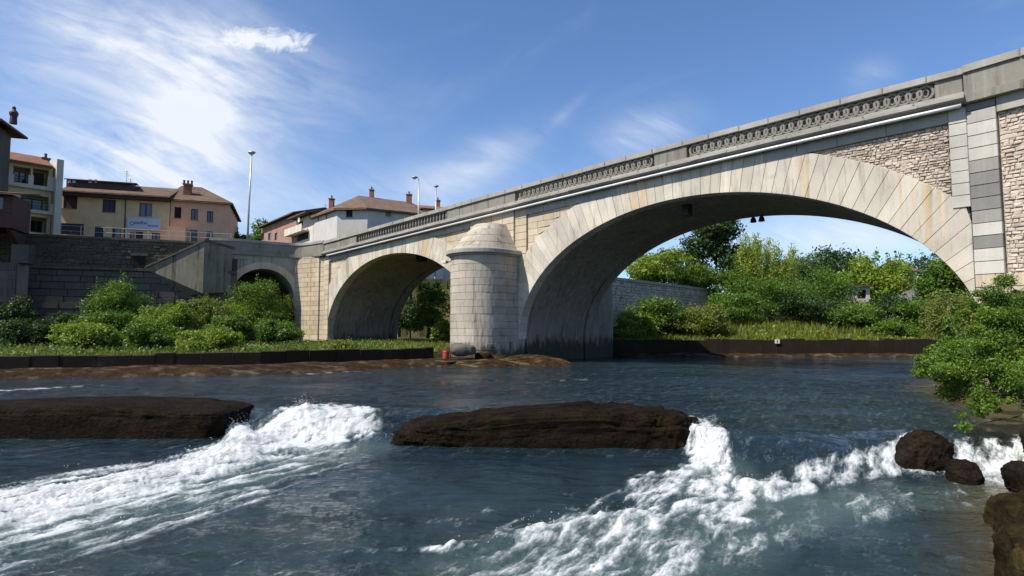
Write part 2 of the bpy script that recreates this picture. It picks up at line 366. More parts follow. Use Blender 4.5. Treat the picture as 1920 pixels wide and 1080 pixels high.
def vault(A, name, parent):
    # soffit: front band, groove, back rib
    mb = MB(); th = np.linspace(math.pi, 0, 97); rows = [(0.5, 0.0), (6.2, 0.0), (6.2, .16), (6.4, .16), (6.4, 0.0), (BW_ - .02, 0.0)]
    vs = []
    for o, dr in rows:
        for q in th: vs.append(BW(A['s0'] + (A['a'] + dr) * math.cos(q), A['z0'] + (A['b'] + dr) * math.sin(q), o))
    k = len(th); fs = [(r * k + i, (r + 1) * k + i, (r + 1) * k + i + 1, r * k + i + 1) for r in range(len(rows) - 1) for i in range(k - 1)]
    mb.add(vs, fs)
    # legs down to the river bed
    for side in (math.pi, 0):
        sg = math.cos(side)
        for (o0, d0), (o1, d1) in zip(rows[:-1], rows[1:]):
            a = A['s0'] + sg * (A['a'] + d0); b = A['s0'] + sg * (A['a'] + d1)
            mb.quad(BW(a, A['z0'], o0), BW(b, A['z0'], o1), BW(b, -1.5, o1), BW(a, -1.5, o0))
    return mb.build(name, MT['vault'], parent, smooth=False)
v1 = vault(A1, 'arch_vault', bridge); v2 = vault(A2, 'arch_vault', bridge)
tag(v1, 'dark stained underside of the wide main arch'); tag(v2, 'dark stained underside of the smaller land arch')
def voussoirs(A, n, T, smin, smax, parent):
    fr = ring(A, n, T, smin, smax, '')
    for i in range(n):
        (p0, e0), (p1, e1) = fr[i], fr[i + 1]
        g = .007; d = (p1 - p0); d = d / np.linalg.norm(d); de = (e1 - e0); ld = np.linalg.norm(de); de = de / ld if ld > .03 else d
        poly = [tuple(p0 + d * g), tuple(e0 + de * g), tuple(e1 - de * g), tuple(p1 - d * g)][::-1]
        MB().polyblock(lambda u, v, o: BW(u, v, o), poly, -.03 + rnd.uniform(-.006, .006), .62, .009).build('voussoir', MT['voussoir'], parent)
voussoirs(A1, 61, 1.75, -23.35, SR - .02, v1)
voussoirs(A2, 53, 1.5, SL + .02, -26.75, v2)

for sa, sb in ((-26.72, -23.2), (-2.02, SR + 2.2), (SL - .3, -45.22)):
    MB().box(lambda x, y, z: BW(x, z, y), sa, sb, -.02, .7, -1.5, 1.37).build('springer_base', MT['pierstone'] if sa > -30 else MT['ashlar'], bridge)
# spandrel backing (front and back) with arch openings, as vertical strips
def spandrel(o0, o1, name):
    mb = MB(); ss = np.linspace(SL + .06, SR - .06, 420)
    def zb(s):
        for A, m in ((A1, 1.0), (A2, .9)):
            z = zin(dict(A, a=A['a'] + .3, b=A['b'] + .3), s)
            if z is not None: return z
        return -1.5
    for a, b in zip(ss[:-1], ss[1:]):
        mb.quad(BW(a, zb(a), o0), BW(b, zb(b), o0), BW(b, ztop(b) - CORN + .04, o0), BW(a, ztop(a) - CORN + .04, o0))
    return mb.build(name, MT['mortar'], bridge)
spf = spandrel(.10, 0, 'spandrel_wall')
# back face: closed with its own ring of stone
mbk = MB(); ss = np.linspace(SL, SR, 300)
for a, b in zip(ss[:-1], ss[1:]):
    def zb(s):
        for A in (A1, A2):
            z = zin(A, s)
            if z is not None: return z
        return -1.5
    mbk.quad(BW(b, zb(b), BW_), BW(a, zb(a), BW_), BW(a, ztop(a) - 1.0, BW_), BW(b, ztop(b) - 1.0, BW_))
mbk.build('rear_wall', MT['ashlar'], bridge)
# deck
md = MB()
for a, b in zip(np.linspace(-47, SR, 40)[:-1], np.linspace(-47, SR, 40)[1:]):
    md.hexa([BW(a, ztop(a) - 1.35, -.2), BW(b, ztop(b) - 1.35, -.2), BW(b, ztop(b) - 1.35, BW_ + .2), BW(a, ztop(a) - 1.35, BW_ + .2),
             BW(a, ztop(a) - 1.0, -.2), BW(b, ztop(b) - 1.0, -.2), BW(b, ztop(b) - 1.0, BW_ + .2), BW(a, ztop(a) - 1.0, BW_ + .2)])
md.build('road_deck', MT['asphalt'], bridge)
# rear parapet
mp = MB()
for a, b in zip(np.linspace(SL, SR, 40)[:-1], np.linspace(SL, SR, 40)[1:]):
    mp.hexa([BW(a, ztop(a) - 1.0, BW_ - .15), BW(b, ztop(b) - 1.0, BW_ - .15), BW(b, ztop(b) - 1.0, BW_ + .2), BW(a, ztop(a) - 1.0, BW_ + .2),
             BW(a, ztop(a), BW_ - .15), BW(b, ztop(b), BW_ - .15), BW(b, ztop(b), BW_ + .2), BW(a, ztop(a), BW_ + .2)])
mp.build('rear_parapet', MT['parapet'], bridge)

# ashlar courses in a spandrel region lying between two functions of z
def extr(A, T, s):       # height of the ring's back at s (approximate offset ellipse)
    return zin(dict(A, a=A['a'] + T, b=A['b'] + T), s)
def ashlar_fill(sa, sb, lo, hi, parent, mat, ch=.42, seed=1, of=.03):
    r = random.Random(seed); z = -.3; k = 0
    while z < 10.5:
        z1 = z + ch * r.uniform(.9, 1.1); s = sa + (0 if k % 2 else -.35)
        while s < sb:
            s1 = s + r.uniform(.7, 1.35); a, b = max(s, sa), min(s1, sb)
            if b - a > .15:
                sm = (a + b) / 2; l0, l1 = lo(a), lo(b); h = hi(sm)
                za, zb_ = max(z, l0), max(z, l1); zt = min(z1, h)
                if zt - min(za, zb_) > .08:
                    g = .006
                    if zt - za < .03 or zt - zb_ < .03:
                        # triangle against the ring
                        za, zb_ = min(za, zt - .02), min(zb_, zt - .02)
                    poly = [(a + g, za + g), (b - g, zb_ + g), (b - g, zt - g), (a + g, zt - g)]
                    MB().polyblock(lambda u, v, o: BW(u, v, o), poly, of + .03 + r.uniform(-.006, .006), .14, .01).build('ashlar_block', mat, parent)
            s = s1
        z = z1; k += 1
ashlar_fill(-22.55, -16.3, lambda s: extr(A1, 1.72, s) or -9, lambda s: zfr(s), spf, MT['ashlar'], .40, 2)
ashlar_fill(-44.7, -40.0, lambda s: extr(A2, 1.47, s) or -9, lambda s: zfr(s), spf, MT['ashlar'], .42, 3)
ashlar_fill(-32.2, -27.35, lambda s: extr(A2, 1.47, s) or -9, lambda s: zfr(s), spf, MT['ashlar'], .42, 4)

def rubble(T, ua, ub, lo, hi, name, mat, parent, seed, hmin=.075, hmax=.13, wmin=.10, wmax=.26, of=.0, ob=.12, zr=(-1, 11), tilt=0.0, proud=.045):
    r = random.Random(seed); mb = MB(); z = zr[0]
    while z < zr[1]:
        h = r.uniform(hmin, hmax); u = ua - r.uniform(0, .3)
        while u < ub:
            w = r.uniform(wmin, wmax) * (1.6 if r.random() < .12 else 1); a, b = max(u, ua), min(u + w, ub)
            if b - a > .05:
                zz = z + tilt * (a - ua); l0, l1 = lo(a), lo(b); hh = min(hi(a), hi(b))
                z0a, z0b, z1 = max(zz, l0), max(zz, l1), min(zz + h * r.uniform(.8, 1.15), hh)
                if z1 - max(z0a, z0b) > .035:
                    j = lambda: r.uniform(-.018, .018); g = .009
                    mb.tint = r.random(); f = of + r.uniform(-proud, proud * .5)
                    p = [(a + g + j(), z0a + g + j()), (b - g + j(), z0b + g + j()), (b - g + j(), z1 - g + j()), (a + g + j(), z1 - g + j())]
                    # pillow front: tilted inset
                    n = len(mb.v); cx = sum(q[0] for q in p) / 4; cz = sum(q[1] for q in p) / 4
                    ins = [(cx + (q[0] - cx) * .72, cz + (q[1] - cz) * .66) for q in p]
                    vs = [T(q[0], q[1], f + r.uniform(-.012, .012)) for q in ins] + [T(q[0], q[1], f + .018) for q in p] + [T(q[0], q[1], ob) for q in p]
                    fs = [(0, 1, 2, 3)] + [(i, 4 + i, 4 + (i + 1) % 4, (i + 1) % 4) for i in range(4)] + [(4 + i, 8 + i, 8 + (i + 1) % 4, 4 + (i + 1) % 4) for i in range(4)]
                    mb.add(vs, fs)
            u += w
        z += h
    o = mb.build(name, mat, parent, tint=True); tag(o, kind='stuff'); return o
rubble(lambda u, v, o: BW(u, v, o), -9.1, -2.78, lambda s: extr(A1, 1.72, s) or 4, lambda s: zfr(s) - .01, 'rubble_infill', MT['rubble'], spf, 11, of=.06, ob=.12, zr=(4, 10), proud=.03)

# frieze band below the cornice, in blocks, and the ledge on which it ends
def blocks_along(sa, sb, L, fz0, fz1, of, ob, name, mat, parent, seed, ch=.015, T=BW, g=.006):
    r = random.Random(seed); s = sa
    while s < sb - .05:
        e = min(sb, s + L * r.uniform(.85, 1.15))
        if sb - e < L * .35: e = sb
        jz = r.uniform(-.008, .008); jo = r.uniform(-.012, .012)
        poly = [(s + g, fz0(s) + jz), (e - g, fz0(e) + jz), (e - g, fz1(e) + jz), (s + g, fz1(s) + jz)]
        MB().polyblock(lambda u, v, o: T(u, v, o), poly, of + jo, ob, ch).build(name, mat, parent); s = e
for a, b in ((-44.9, -39.9), (-32.2, -27.4), (-22.6, -16.4), (-9.1, -2.75)):
    blocks_along(a, b, 1.5, lambda s: zfr(s), lambda s: zcb(s) + .02, -.05, .12, 'frieze_block', MT['frieze'], spf, 21)

# cornice, pipe tray, rail, parapet wall, coping
corn = MB()
prof = [(.1, -CORN), (-.16, -CORN), (-.20, -CORN + .06), (-.42, -CORN + .13), (-.48, -CORN + .16), (-.48, -CORN + .25), (-.30, -CORN + .3), (.1, -CORN + .3)]
def sweep(prof, sa, sb, n, T=BW, zt=ztop):
    mb = MB(); ss = np.linspace(sa, sb, n); k = len(prof); vs = []
    for s in ss: vs += [T(s, zt(s) + dz, o) for o, dz in prof]
    fs = [(i * k + j, i * k + (j + 1) % k, (i + 1) * k + (j + 1) % k, (i + 1) * k + j) for i in range(n - 1) for j in range(k)]
    fs += [tuple(range(k)), tuple((n - 1) * k + j for j in range(k - 1, -1, -1))]
    return mb.add(vs, fs)
s = SL
rc = random.Random(5); pieces = []
while s < SR - .1:
    e = min(SR, s + rc.uniform(1.1, 1.7)); e = SR if SR - e < .5 else e
    dz = rc.uniform(-.012, .012); do = rc.uniform(-.02, .02)
    sweep([(o + (do if o < 0 else 0), z + dz) for o, z in prof], s + .006, e - .006, 2).build('cornice_stone', MT['coping'], spf); s = e
# pale pipe running under the cornice
mb = MB(); mb.tube([BW(q, zcb(q) - .055, -.33) for q in np.linspace(-44.8, SR - .1, 60)], .065, 10); pipe = mb.build('service_pipe', MT['pipe'], bridge, smooth=True)
tag(pipe, 'pale metal pipe running under the cornice')
for q in np.arange(-44, -3, 3.0):
    MB().box(lambda x, y, z: BW(q + x, zcb(q) + z, y), -.03, .03, -.3, .0, -.03, -.001).build('pipe_bracket', MT['steel'], pipe)
par = sweep([(.0, -RAIL), (-.16, -RAIL), (-.20, -RAIL + .06), (-.16, -RAIL + .12), (.07, -RAIL + .14), (.07, -COP), (.25, -COP), (.25, -RAIL)], SL, SR, 60).build('parapet', MT['parapet'], bridge)
blocks_along(SL, SR, 1.4, lambda s: ztop(s) - COP, lambda s: ztop(s), -.22, .33, 'coping_stone', MT['coping'], par, 31, .03)
blocks_along(SL, SR, 1.7, lambda s: ztop(s) - RAIL - .05, lambda s: ztop(s) - RAIL + .13, -.205, .1, 'rail_stone', MT['coping'], par, 33, .03)
# solid dies / panels
ztopP = lambda s: ztop(s) - COP
for a, b in ((-45.65, -40.6), (-29.6, -23.4), (-14.2, -12.5), (-3.1, -2.3)):
    blocks_along(a, b, 1.25, lambda s: ztop(s) - RAIL + .125, lambda s: ztop(s) - COP - .01, -.13, .1, 'parapet_panel', MT['parapet'], par, 35, .02)
# interlaced rings of the openwork
def ring_mesh(R, r, h, sx=.95):
    mb = MB(); n = 22; vs = []
    for i in range(n):
        w = 2 * math.pi * i / n; c, s_ = math.cos(w), math.sin(w)
        for q, y in ((R - r, 0), (R - r, -h), (R - r * .5, -h - .02), (R + r * .5, -h - .02), (R + r, -h), (R + r, 0)): vs.append((q * c * sx, y, q * s_))
    fs = [(i * 6 + j, i * 6 + j + 1, ((i + 1) % n) * 6 + j + 1, ((i + 1) % n) * 6 + j) for i in range(n) for j in range(5)]
    mb.add(vs, fs); me = bpy.data.meshes.new('tracery_ring'); me.from_pydata(mb.v, [], mb.f); me.materials.append(MT['parapet']); return me
rm = ring_mesh(.245, .05, .13); rm2 = ring_mesh(.14, .045, .10, .62)
ang = math.atan2(BE[1], BE[0])
def place_ring(me, s, dz, o, nm):
    ob = bpy.data.objects.new(nm, me); C.objects.link(ob); ob.parent = par
    sl = math.atan((ztop(s + .3) - ztop(s - .3)) / .6); x, y, z = BW(s, ztop(s) + dz, o)
    ob.location = (x, y, z); ob.rotation_euler = (Matrix.Rotation(ang, 3, 'Z') @ Matrix.Rotation(-sl, 3, 'Y')).to_euler()
zm = -(COP + RAIL - .13) / 2
for sa, sb in ((-23.0, -14.4), (-12.3, -3.2)):
    n = int(round((sb - sa) / .335))
    for i in range(n):
        s = sa + (i + .5) * (sb - sa) / n; place_ring(rm, s, zm, -.0 - (.008 if i % 2 else 0) + .068, 'tracery_ring'); place_ring(rm2, s, zm, .067, 'tracery_medallion')
# small balusters over the land arch
def baluster_mesh():
    mb = MB(); mb.lathe((0, 0, 0), [(.05, -.29), (.06, -.25), (.04, -.2), (.075, -.08), (.06, .04), (.035, .14), (.05, .2), (.075, .24), (.075, .29)], 10)
    me = bpy.data.meshes.new('baluster'); me.from_pydata(mb.v, [], mb.f); me.materials.append(MT['parapet']); return me
bm_ = baluster_mesh()
for s in np.arange(-40.3, -29.7, .33):
    ob = bpy.data.objects.new('baluster', bm_); C.objects.link(ob); ob.parent = par; ob.location = BW(s, ztop(s) + zm, -.03)
# a few iron posts on the parapet ends
# ------------------------------------------------------------------ pier
pier = MB(); R, OC = 1.78, -1.35
def pier_path(u, off=0.0):    # u along the perimeter, off outward
    R_ = R + off; L0 = -OC; L1 = math.pi * R
    if u < L0: return (PC - R_, -u if u > 0 else 0.0)
    if u < L0 + L1:
        a = math.pi - (u - L0) / R; return (PC + R_ * math.cos(a), OC - R_ * math.sin(a))
    return (PC + R_, OC + (u - L0 - L1))
PL = -OC * 2 + math.pi * R
def PT(u, v, off):            # off outward
    s, o = pier_path(u, off); return BW(s, v, o)
core = MB(); us = np.linspace(0, PL, 41)
for a, b in zip(us[:-1], us[1:]): core.quad(PT(a, -1.5, -.05), PT(b, -1.5, -.05), PT(b, 6.2, -.05), PT(a, 6.2, -.05))
pierp = core.build('bridge_pier', MT['mortar'], bridge); tag(pierp, 'round-nosed cutwater pier of pale ashlar courses')
def course(z0, z1, off, parent, mat, seed, nb=7, shift=0, ub=(0, PL), name='ashlar_block', PTf=PT):
    r = random.Random(seed); cuts = [ub[0]]; step = (ub[1] - ub[0]) / nb
    for i in range(1, nb): cuts.append(ub[0] + step * (i + (.5 if shift else 0) * .9 + r.uniform(-.12, .12)) if ub[0] + step * (i + .5) < ub[1] - .2 or not shift else ub[0] + step * i)
    cuts = sorted(set(min(c, ub[1]) for c in cuts)) + [ub[1]]
    for a, b in zip(cuts[:-1], cuts[1:]):
        if b - a < .08: continue
        mb = MB(); k = max(2, int((b - a) / .25)); g = .007; uu = np.linspace(a + g, b - g, k + 1); o = off + r.uniform(-.008, .008); c = .009
        fr = [PTf(u, z, o) for z in (z0 + g + c, z1 - g - c) for u in uu]; ou = [PTf(u, z, o - c) for z in (z0 + g, z1 - g) for u in uu]; n = k + 1
        bk = [PTf(u, z, -.08) for z in (z0 + g, z1 - g) for u in uu]
        fs = [(i, i + 1, n + i + 1, n + i) for i in range(k)]
        fs += [(2 * n + i, 2 * n + i + 1, i + 1, i) for i in range(k)] + [(n + i, n + i + 1, 3 * n + i + 1, 3 * n + i) for i in range(k)]
        fs += [(4 * n + i, 4 * n + i + 1, 2 * n + i + 1, 2 * n + i) for i in range(k)] + [(3 * n + i, 3 * n + i + 1, 5 * n + i + 1, 5 * n + i) for i in range(k)]
        fs += [(0, n, 3 * n, 2 * n), (n - 1, 3 * n - 1, 4 * n - 1, 2 * n - 1), (2 * n, 3 * n, 5 * n, 4 * n), (3 * n - 1, 5 * n - 1, 6 * n - 1, 4 * n - 1)]
        mb.add(fr + ou + bk, fs); mb.build(name, mat, parent)
z = .35; i = 0
while z < 6.0:
    z1 = z + (.405 if z < 5.6 else 6.12 - z); z1 = min(z1, 6.12); course(z, z1, 0.0, pierp, MT['pierstone'], 40 + i, 8, i % 2); z = z1; i += 1
# upstream cutwater of the same pier
def PTr(u, v, off):
    s_, o_ = pier_path(u, off); return BW(s_, v, BW_ - o_ * 1.25)
rcw = MB()
for a, b in zip(us[:-1], us[1:]): rcw.quad(PTr(b, -1.5, 0), PTr(a, -1.5, 0), PTr(a, 6.2, 0), PTr(b, 6.2, 0))
rcw.add([PTr(u, 6.2, .2) for u in us] + [PTr(u, 6.5, .2) for u in us], [(i, i + 1, 41 + i + 1, 41 + i) for i in range(40)] + [tuple(range(41, 82)), tuple(range(40, -1, -1))])
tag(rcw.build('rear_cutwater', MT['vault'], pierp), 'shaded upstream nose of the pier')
# footing
ft = MB()
for a, b in zip(us[:-1], us[1:]):
    ft.add([PT(a, -1.5, .3), PT(b, -1.5, .3), PT(b, .28, .26), PT(a, .28, .26), PT(b, .34, -.1), PT(a, .34, -.1)], [(0, 1, 2, 3), (3, 2, 4, 5)])
ft.build('pier_footing', MT['wetwall'], pierp)
# capping slab
cap = MB(); pr = [(-.1, 6.12), (.08, 6.12), (.13, 6.18), (.28, 6.24), (.28, 6.44), (.22, 6.50), (-.3, 6.52)]
vs = []; uu = np.linspace(0, PL, 33)
for u in uu: vs += [PT(u, z, o) for o, z in pr]
k = len(pr); cap.add(vs, [(i * k + j, (i + 1) * k + j, (i + 1) * k + j + 1, i * k + j + 1) for i in range(len(uu) - 1) for j in range(k - 1)])
cap.build('pier_cap', MT['coping'], pierp)
# stepped half dome above the cap
for i, (z0, z1, f0) in enumerate(((6.5, 6.92, .97), (6.92, 7.34, .86), (7.34, 7.74, .74), (7.74, 8.14, .61))):
    f1 = f0 - .115
    def PD(u, v, off, f0=f0, f1=f1, z0=z0, z1=z1):
        s, o = pier_path(u, 0); t = (v - z0) / (z1 - z0); f = f0 + (f1 - f0) * t + off * .3
        return BW(PC + (s - PC) * f, v, min(.05, o * f + .0))
    course(z0, z1, 0.02, pierp, MT['pierstone'], 70 + i, 6 - i // 2, i % 2, PTf=PD)
dm = MB(); vs = [PD(u, 8.14, 0) for u in uu]; dm.add(vs, [tuple(range(len(vs)))]); dm.build('dome_top', MT['pierstone'], pierp)
dm = MB()
for f0, z0, f1, z1 in ((.9, 6.45, .44, 8.1),):
    for a, b in zip(uu[:-1], uu[1:]):
        q = []
        for u, f, z in ((a, f0, z0), (b, f0, z0), (b, f1, z1), (a, f1, z1)):
            s_, o_ = pier_path(u, 0); q.append(BW(PC + (s_ - PC) * f, z, o_ * f + .02))
        dm.quad(*q)
dm.build('dome_core', MT['mortar'], pierp)
# pilaster above the pier
def pil(sa, sb, z0, z1f, of, mat, n, parent, seed, nm='pilaster_block'):
    z = z0; r = random.Random(seed); i = 0
    while z < z1f(sa) - .1:
        e = z + .42; top = e > z1f(sa) - .25
        cuts = [sa] + [sa + (sb - sa) * (j + (.3 if i % 2 else 0) * (0 < j < n)) / n for j in range(1, n)] + [sb]
        for a, b in zip(cuts[:-1], cuts[1:]):
            g = .009; poly = [(a + g, z + g), (b - g, z + g), (b - g, (z1f(b) if top else e) - g), (a + g, (z1f(a) if top else e) - g)]
            MB().polyblock(BW, poly, of + r.uniform(-.006, .006), .14, .014).build(nm, mat, parent)
        z = e; i += 1
        if top: break
pil(-27.3, -23.5, 6.5, zcb, -.13, MT['ashlar'], 4, spf, 80)
pil(-23.48, -22.58, 4.2, zcb, -.05, MT['ashlar'], 1, spf, 81)
pil(-2.76, SR, 6.1, lambda s: zcb(s), -.07, MT['palequoin'], 1, spf, 82)
pil(SL + .02, -44.92, 1.0, lambda s: zcb(s), -.07, MT['ashlar'], 1, spf, 83)
# bracket lamp on the pier nose
lamp_c = Vector(PT(2.05, 5.98, .25)); back = Vector(PT(2.05, 5.98, 0.0)); dn = (lamp_c - back).normalized()
t = empty('floodlight', back, 'small white floodlight on a bracket under the cap of the bridge pier', 'floodlight')
mb = MB(); mb.tube([back + dn * -.02, back + dn * .5], .03, 8); mb.build('bracket_arm', MT['black_metal'], t)
mb = MB(); ax = dn.cross(Vector((0, 0, 1))).normalized(); c = back + dn * .6
def LT(x, y, z): return c + ax * x + dn * y + Vector((0, 0, z))
mb.box(LT, -.2, .2, -.14, .14, -.07, .07); mb.build('lamp_housing', MT['white_paint'], t)
mb = MB(); mb.box(LT, -.15, .15, -.1, .1, -.085, -.072); mb.build('lens', MT['lampglass'], t)
# twin floodlights and a box under the main vault
for (px, py), o_, lab in (((1420, 405), 6.9, 'pair of dark floodlights hanging under the crown of the main arch'),):
    s_ = -8.6; zc = zin(A1, s_) + .1
    r_ = ray(px, py); tt = (D0 + o_) / (r_[:2] @ BN); P = r_ * tt; s_ = float(P[:2] @ BE); zc = zin(A1, s_) + .1
    t = empty('floodlight', BW(s_, zc, o_), lab, 'floodlight')
    for k_ in (-1, 1):
        mb = MB(); mb.tube([BW(s_ + .22 * k_, zc + .1, o_), BW(s_ + .22 * k_, zc - .2, o_)], .04, 6); mb.build('stem', MT['black_metal'], t)
        mb = MB(); mb.lathe(BW(s_ + .22 * k_, zc - .40, o_), [(.04, .26), (.12, .2), (.17, .0), (.15, -.03), (.0, -.02)], 14); mb.build('lamp_shade', MT['black_metal'], t, smooth=True)
s_, o_ = -13.4, 1.6; zc = zin(A1, s_)
t = empty('junction_box', BW(s_, zc, o_), 'black metal box fixed to underside of the main arch', 'box')
mb = MB(); mb.box(lambda x, y, z: BW(s_ + x, zc + z, o_ + y), -.16, .16, -.22, .22, -.5, .12); mb.build('casing', MT['black_metal'], t)
mb = MB(); mb.box(lambda x, y, z: BW(s_ + x, zc + z, o_ + y), -.2, .2, -.26, .26, -.54, -.5); mb.build('lid', MT['black_metal'], t)
s_, o_ = -35.0, 2.0; zc = zin(A2, s_)
t = empty('junction_box', BW(s_, zc, o_), 'black box under the crown of the smaller land arch', 'box')
mb = MB(); mb.box(lambda x, y, z: BW(s_ + x, zc + z, o_ + y), -.35, .35, -.25, .25, -.42, .12); mb.build('casing', MT['black_metal'], t)
mb = MB(); mb.box(lambda x, y, z: BW(s_ + x, zc + z, o_ + y), -.4, .4, -.3, .3, -.46, -.42); mb.build('lid', MT['black_metal'], t)

# ------------------------------------------------------------------ flared right abutment
E2 = np.array([.603, -.798]); N2 = np.array([.798, .603])
cB = np.array(BW(SR, 0, 0)[:2])
def RT(u, z, o=0.0):
    p = cB + E2 * u + N2 * o; return (p[0], p[1], z)
zR = lambda u: ztop(SR) + .012 * u
RL = 16.0
rab = MB()
rab.quad(RT(-.0, -1.5, .12), RT(RL, -1.5, .12), RT(RL, zR(RL) - 1.2, .12), RT(0, zR(0) - 1.2, .12)); rab.quad(RT(RL, -1.5, .12), RT(RL, -1.5, 12), RT(RL, zR(RL) - 1.2, 12), RT(RL, zR(RL) - 1.2, .12))
rab.quad(RT(0, zR(0) - 1.05, .12), RT(RL, zR(RL) - 1.05, .12), RT(RL, zR(RL) - 1.05, 12), RT(0, zR(0) - 1.05, 9))
rab = rab.build('abutment_wall', MT['mortar'], bridge); tag(rab, 'flared abutment of rubble and dark quoin blocks')
z = 1.2; i = 0; rr = random.Random(9)
while z < zR(0) - CORN - .03:
    e = min(z + .43, zR(0) - CORN); low = z < 3.6; L = .72 if not low else 0
    g = .01
    if not low:
        MB().polyblock(RT, [(.01, z + g), (.80, z + g), (.80, e - g), (.01, e - g)], -.07 + rr.uniform(-.008, .008), .15, .014).build('quoin_block', rr.choice([MT['darkquoin'], MT['quoin'], MT['palequoin']]), rab)
    else:
        u = .01
        while u < 9:
            u1 = u + rr.uniform(.9, 1.5); MB().polyblock(RT, [(u, z + g), (u1 - .02, z + g), (u1 - .02, e - g), (u, e - g)], -.07 + rr.uniform(-.01, .01), .15, .02).build('ashlar_block', MT['ashlar'], rab); u = u1
    z = e; i += 1
rubble(RT, .84, RL, lambda u: 3.62, lambda u: zR(u) - FRZ, 'rubble_infill', MT['rubble'], rab, 12, of=.08, ob=.14, proud=.03, zr=(3.62, 10), tilt=.0, hmin=.08, hmax=.15, wmin=.11, wmax=.30)
blocks_along(.82, RL, 1.3, lambda u: zR(u) - FRZ, lambda u: zR(u) - CORN + .02, -.06, .14, 'frieze_block', MT['frieze'], rab, 22, T=RT)
blocks_along(.0, RL, 1.4, lambda u: zR(u) - CORN, lambda u: zR(u) - CORN + .3, -.32, .14, 'cornice_stone', MT['parapet'], rab, 23, .06, T=RT)
blocks_along(.0, RL, 1.6, lambda u: zR(u) - CORN + .3, lambda u: zR(u) - COP, -.20, .2, 'parapet_panel', MT['parapet'], rab, 24, .02, T=RT)
blocks_along(.0, RL, 1.6, lambda u: zR(u) - COP, lambda u: zR(u) + .02, -.30, .32, 'coping_stone', MT['coping'], rab, 25, .04, T=RT)

# ------------------------------------------------------------------ flared left abutment and curved wing with a small arch
cA = np.array(BW(SL, 0, 0)[:2]); E3 = np.array([-.887, .462]); N3 = np.array([.462, .887])     # to the left; N3 away from camera
def LTW(u, z, o=0.0):
    p = cA + E3 * u + N3 * o; return (p[0], p[1], z)
L3 = 3.5
zL = lambda u: 9.42
lab_ = MB(); lab_.quad(LTW(0, -1, .1), LTW(0, 8.3, .1), LTW(L3, 8.3, .1), LTW(L3, -1, .1)); lab_.quad(LTW(L3 - .02, -1, .1), LTW(L3 - .02, -1, 6), LTW(L3 - .02, 8.3, 6), LTW(L3 - .02, 8.3, .1))
lab_ = lab_.build('abutment_wall', MT['mortar'], bridge); tag(lab_, 'tall pale ashlar abutment pilaster beside the land arch')
def LTm(u, z, o=0.0): return LTW(L3 - u, z, o)      # left to right for ccw order
z = .6; i = 0; rr = random.Random(19)
while z < 8.1:
    e = min(z + .41, 8.12); u = 0.0
    cuts = [0, .95] + ([2.0] if i % 2 else [1.6, 2.4]) + [2.95, L3]
    for a, b in zip(cuts[:-1], cuts[1:]):
        pr_ = -.1 if a >= .95 - 1e-6 and b <= 2.96 else -.0
        g = .009; MB().polyblock(LTm, [(a + g, z + g), (b - g, z + g), (b - g, e - g), (a + g, e - g)], pr_ + rr.uniform(-.008, .008), .14, .014).build('ashlar_block', MT['ashlar'], lab_)
    z = e; i += 1
# wing
w0 = np.array(LTW(L3, 0)[:2]); w1 = np.array([-22.9, 48.7]); LWd = float(np.linalg.norm(w1 - w0)); E4 = (w1 - w0) / LWd; N4 = np.array([-E4[1], E4[0]])
if N4[1] < 0: N4 = -N4
def WT(u, z, o=0.0):        # u measured from the left end to the right
    p = w1 - E4 * u + N4 * o; return (p[0], p[1], z)
WA = dict(s0=LWd - 2.55, a=2.5, z0=4.6, b=2.45)
wg = MB(); uu = np.linspace(0, LWd, 90)
def wzb(u):
    z = zin(WA, u); return z if z is not None else .5
for a, b in zip(uu[:-1], uu[1:]):
    wg.quad(WT(a, wzb(a)), WT(b, wzb(b)), WT(b, 8.3), WT(a, 8.3))
    wg.quad(WT(a, wzb(a), 0), WT(a, wzb(a), 7), WT(b, wzb(b), 7), WT(b, wzb(b), 0))
wg = wg.build('wing_wall', MT['concrete'], bridge); tag(wg, 'grey stained wing wall with a small arch opening')
rw = MB()
th = np.linspace(math.pi, 0, 40)
vs = []
for q in th:
    p = np.array([WA['s0'] + WA['a'] * math.cos(q), WA['z0'] + WA['b'] * math.sin(q)]); e = np.array([WA['s0'] + (WA['a'] + .55) * math.cos(q), WA['z0'] + (WA['b'] + .55) * math.sin(q)])
    e[0] = min(e[0], LWd - .01); vs += [WT(p[0], p[1], -.05), WT(e[0], e[1], -.05), WT(e[0], e[1], .05), WT(p[0], p[1], .3)]
rw.add(vs, [(i * 4 + j, (i + 1) * 4 + j, (i + 1) * 4 + (j + 1) % 4, i * 4 + (j + 1) % 4) for i in range(39) for j in range(4)]); rw.build('arch_ring', MT['ashlar'], wg)
MB().quad(WT(-.3, 8.32, .05), WT(LWd + 3, 8.32, .05), WT(LWd + 3, 8.32, 8), WT(-.3, 8.32, 8)).build('passage_roof', MT['asphalt'], wg)
MB().quad(WT(0, .5, 6.9), WT(LWd, .5, 6.9), WT(LWd, 8, 6.9), WT(0, 8, 6.9)).build('passage_end', MT['vault'], wg)
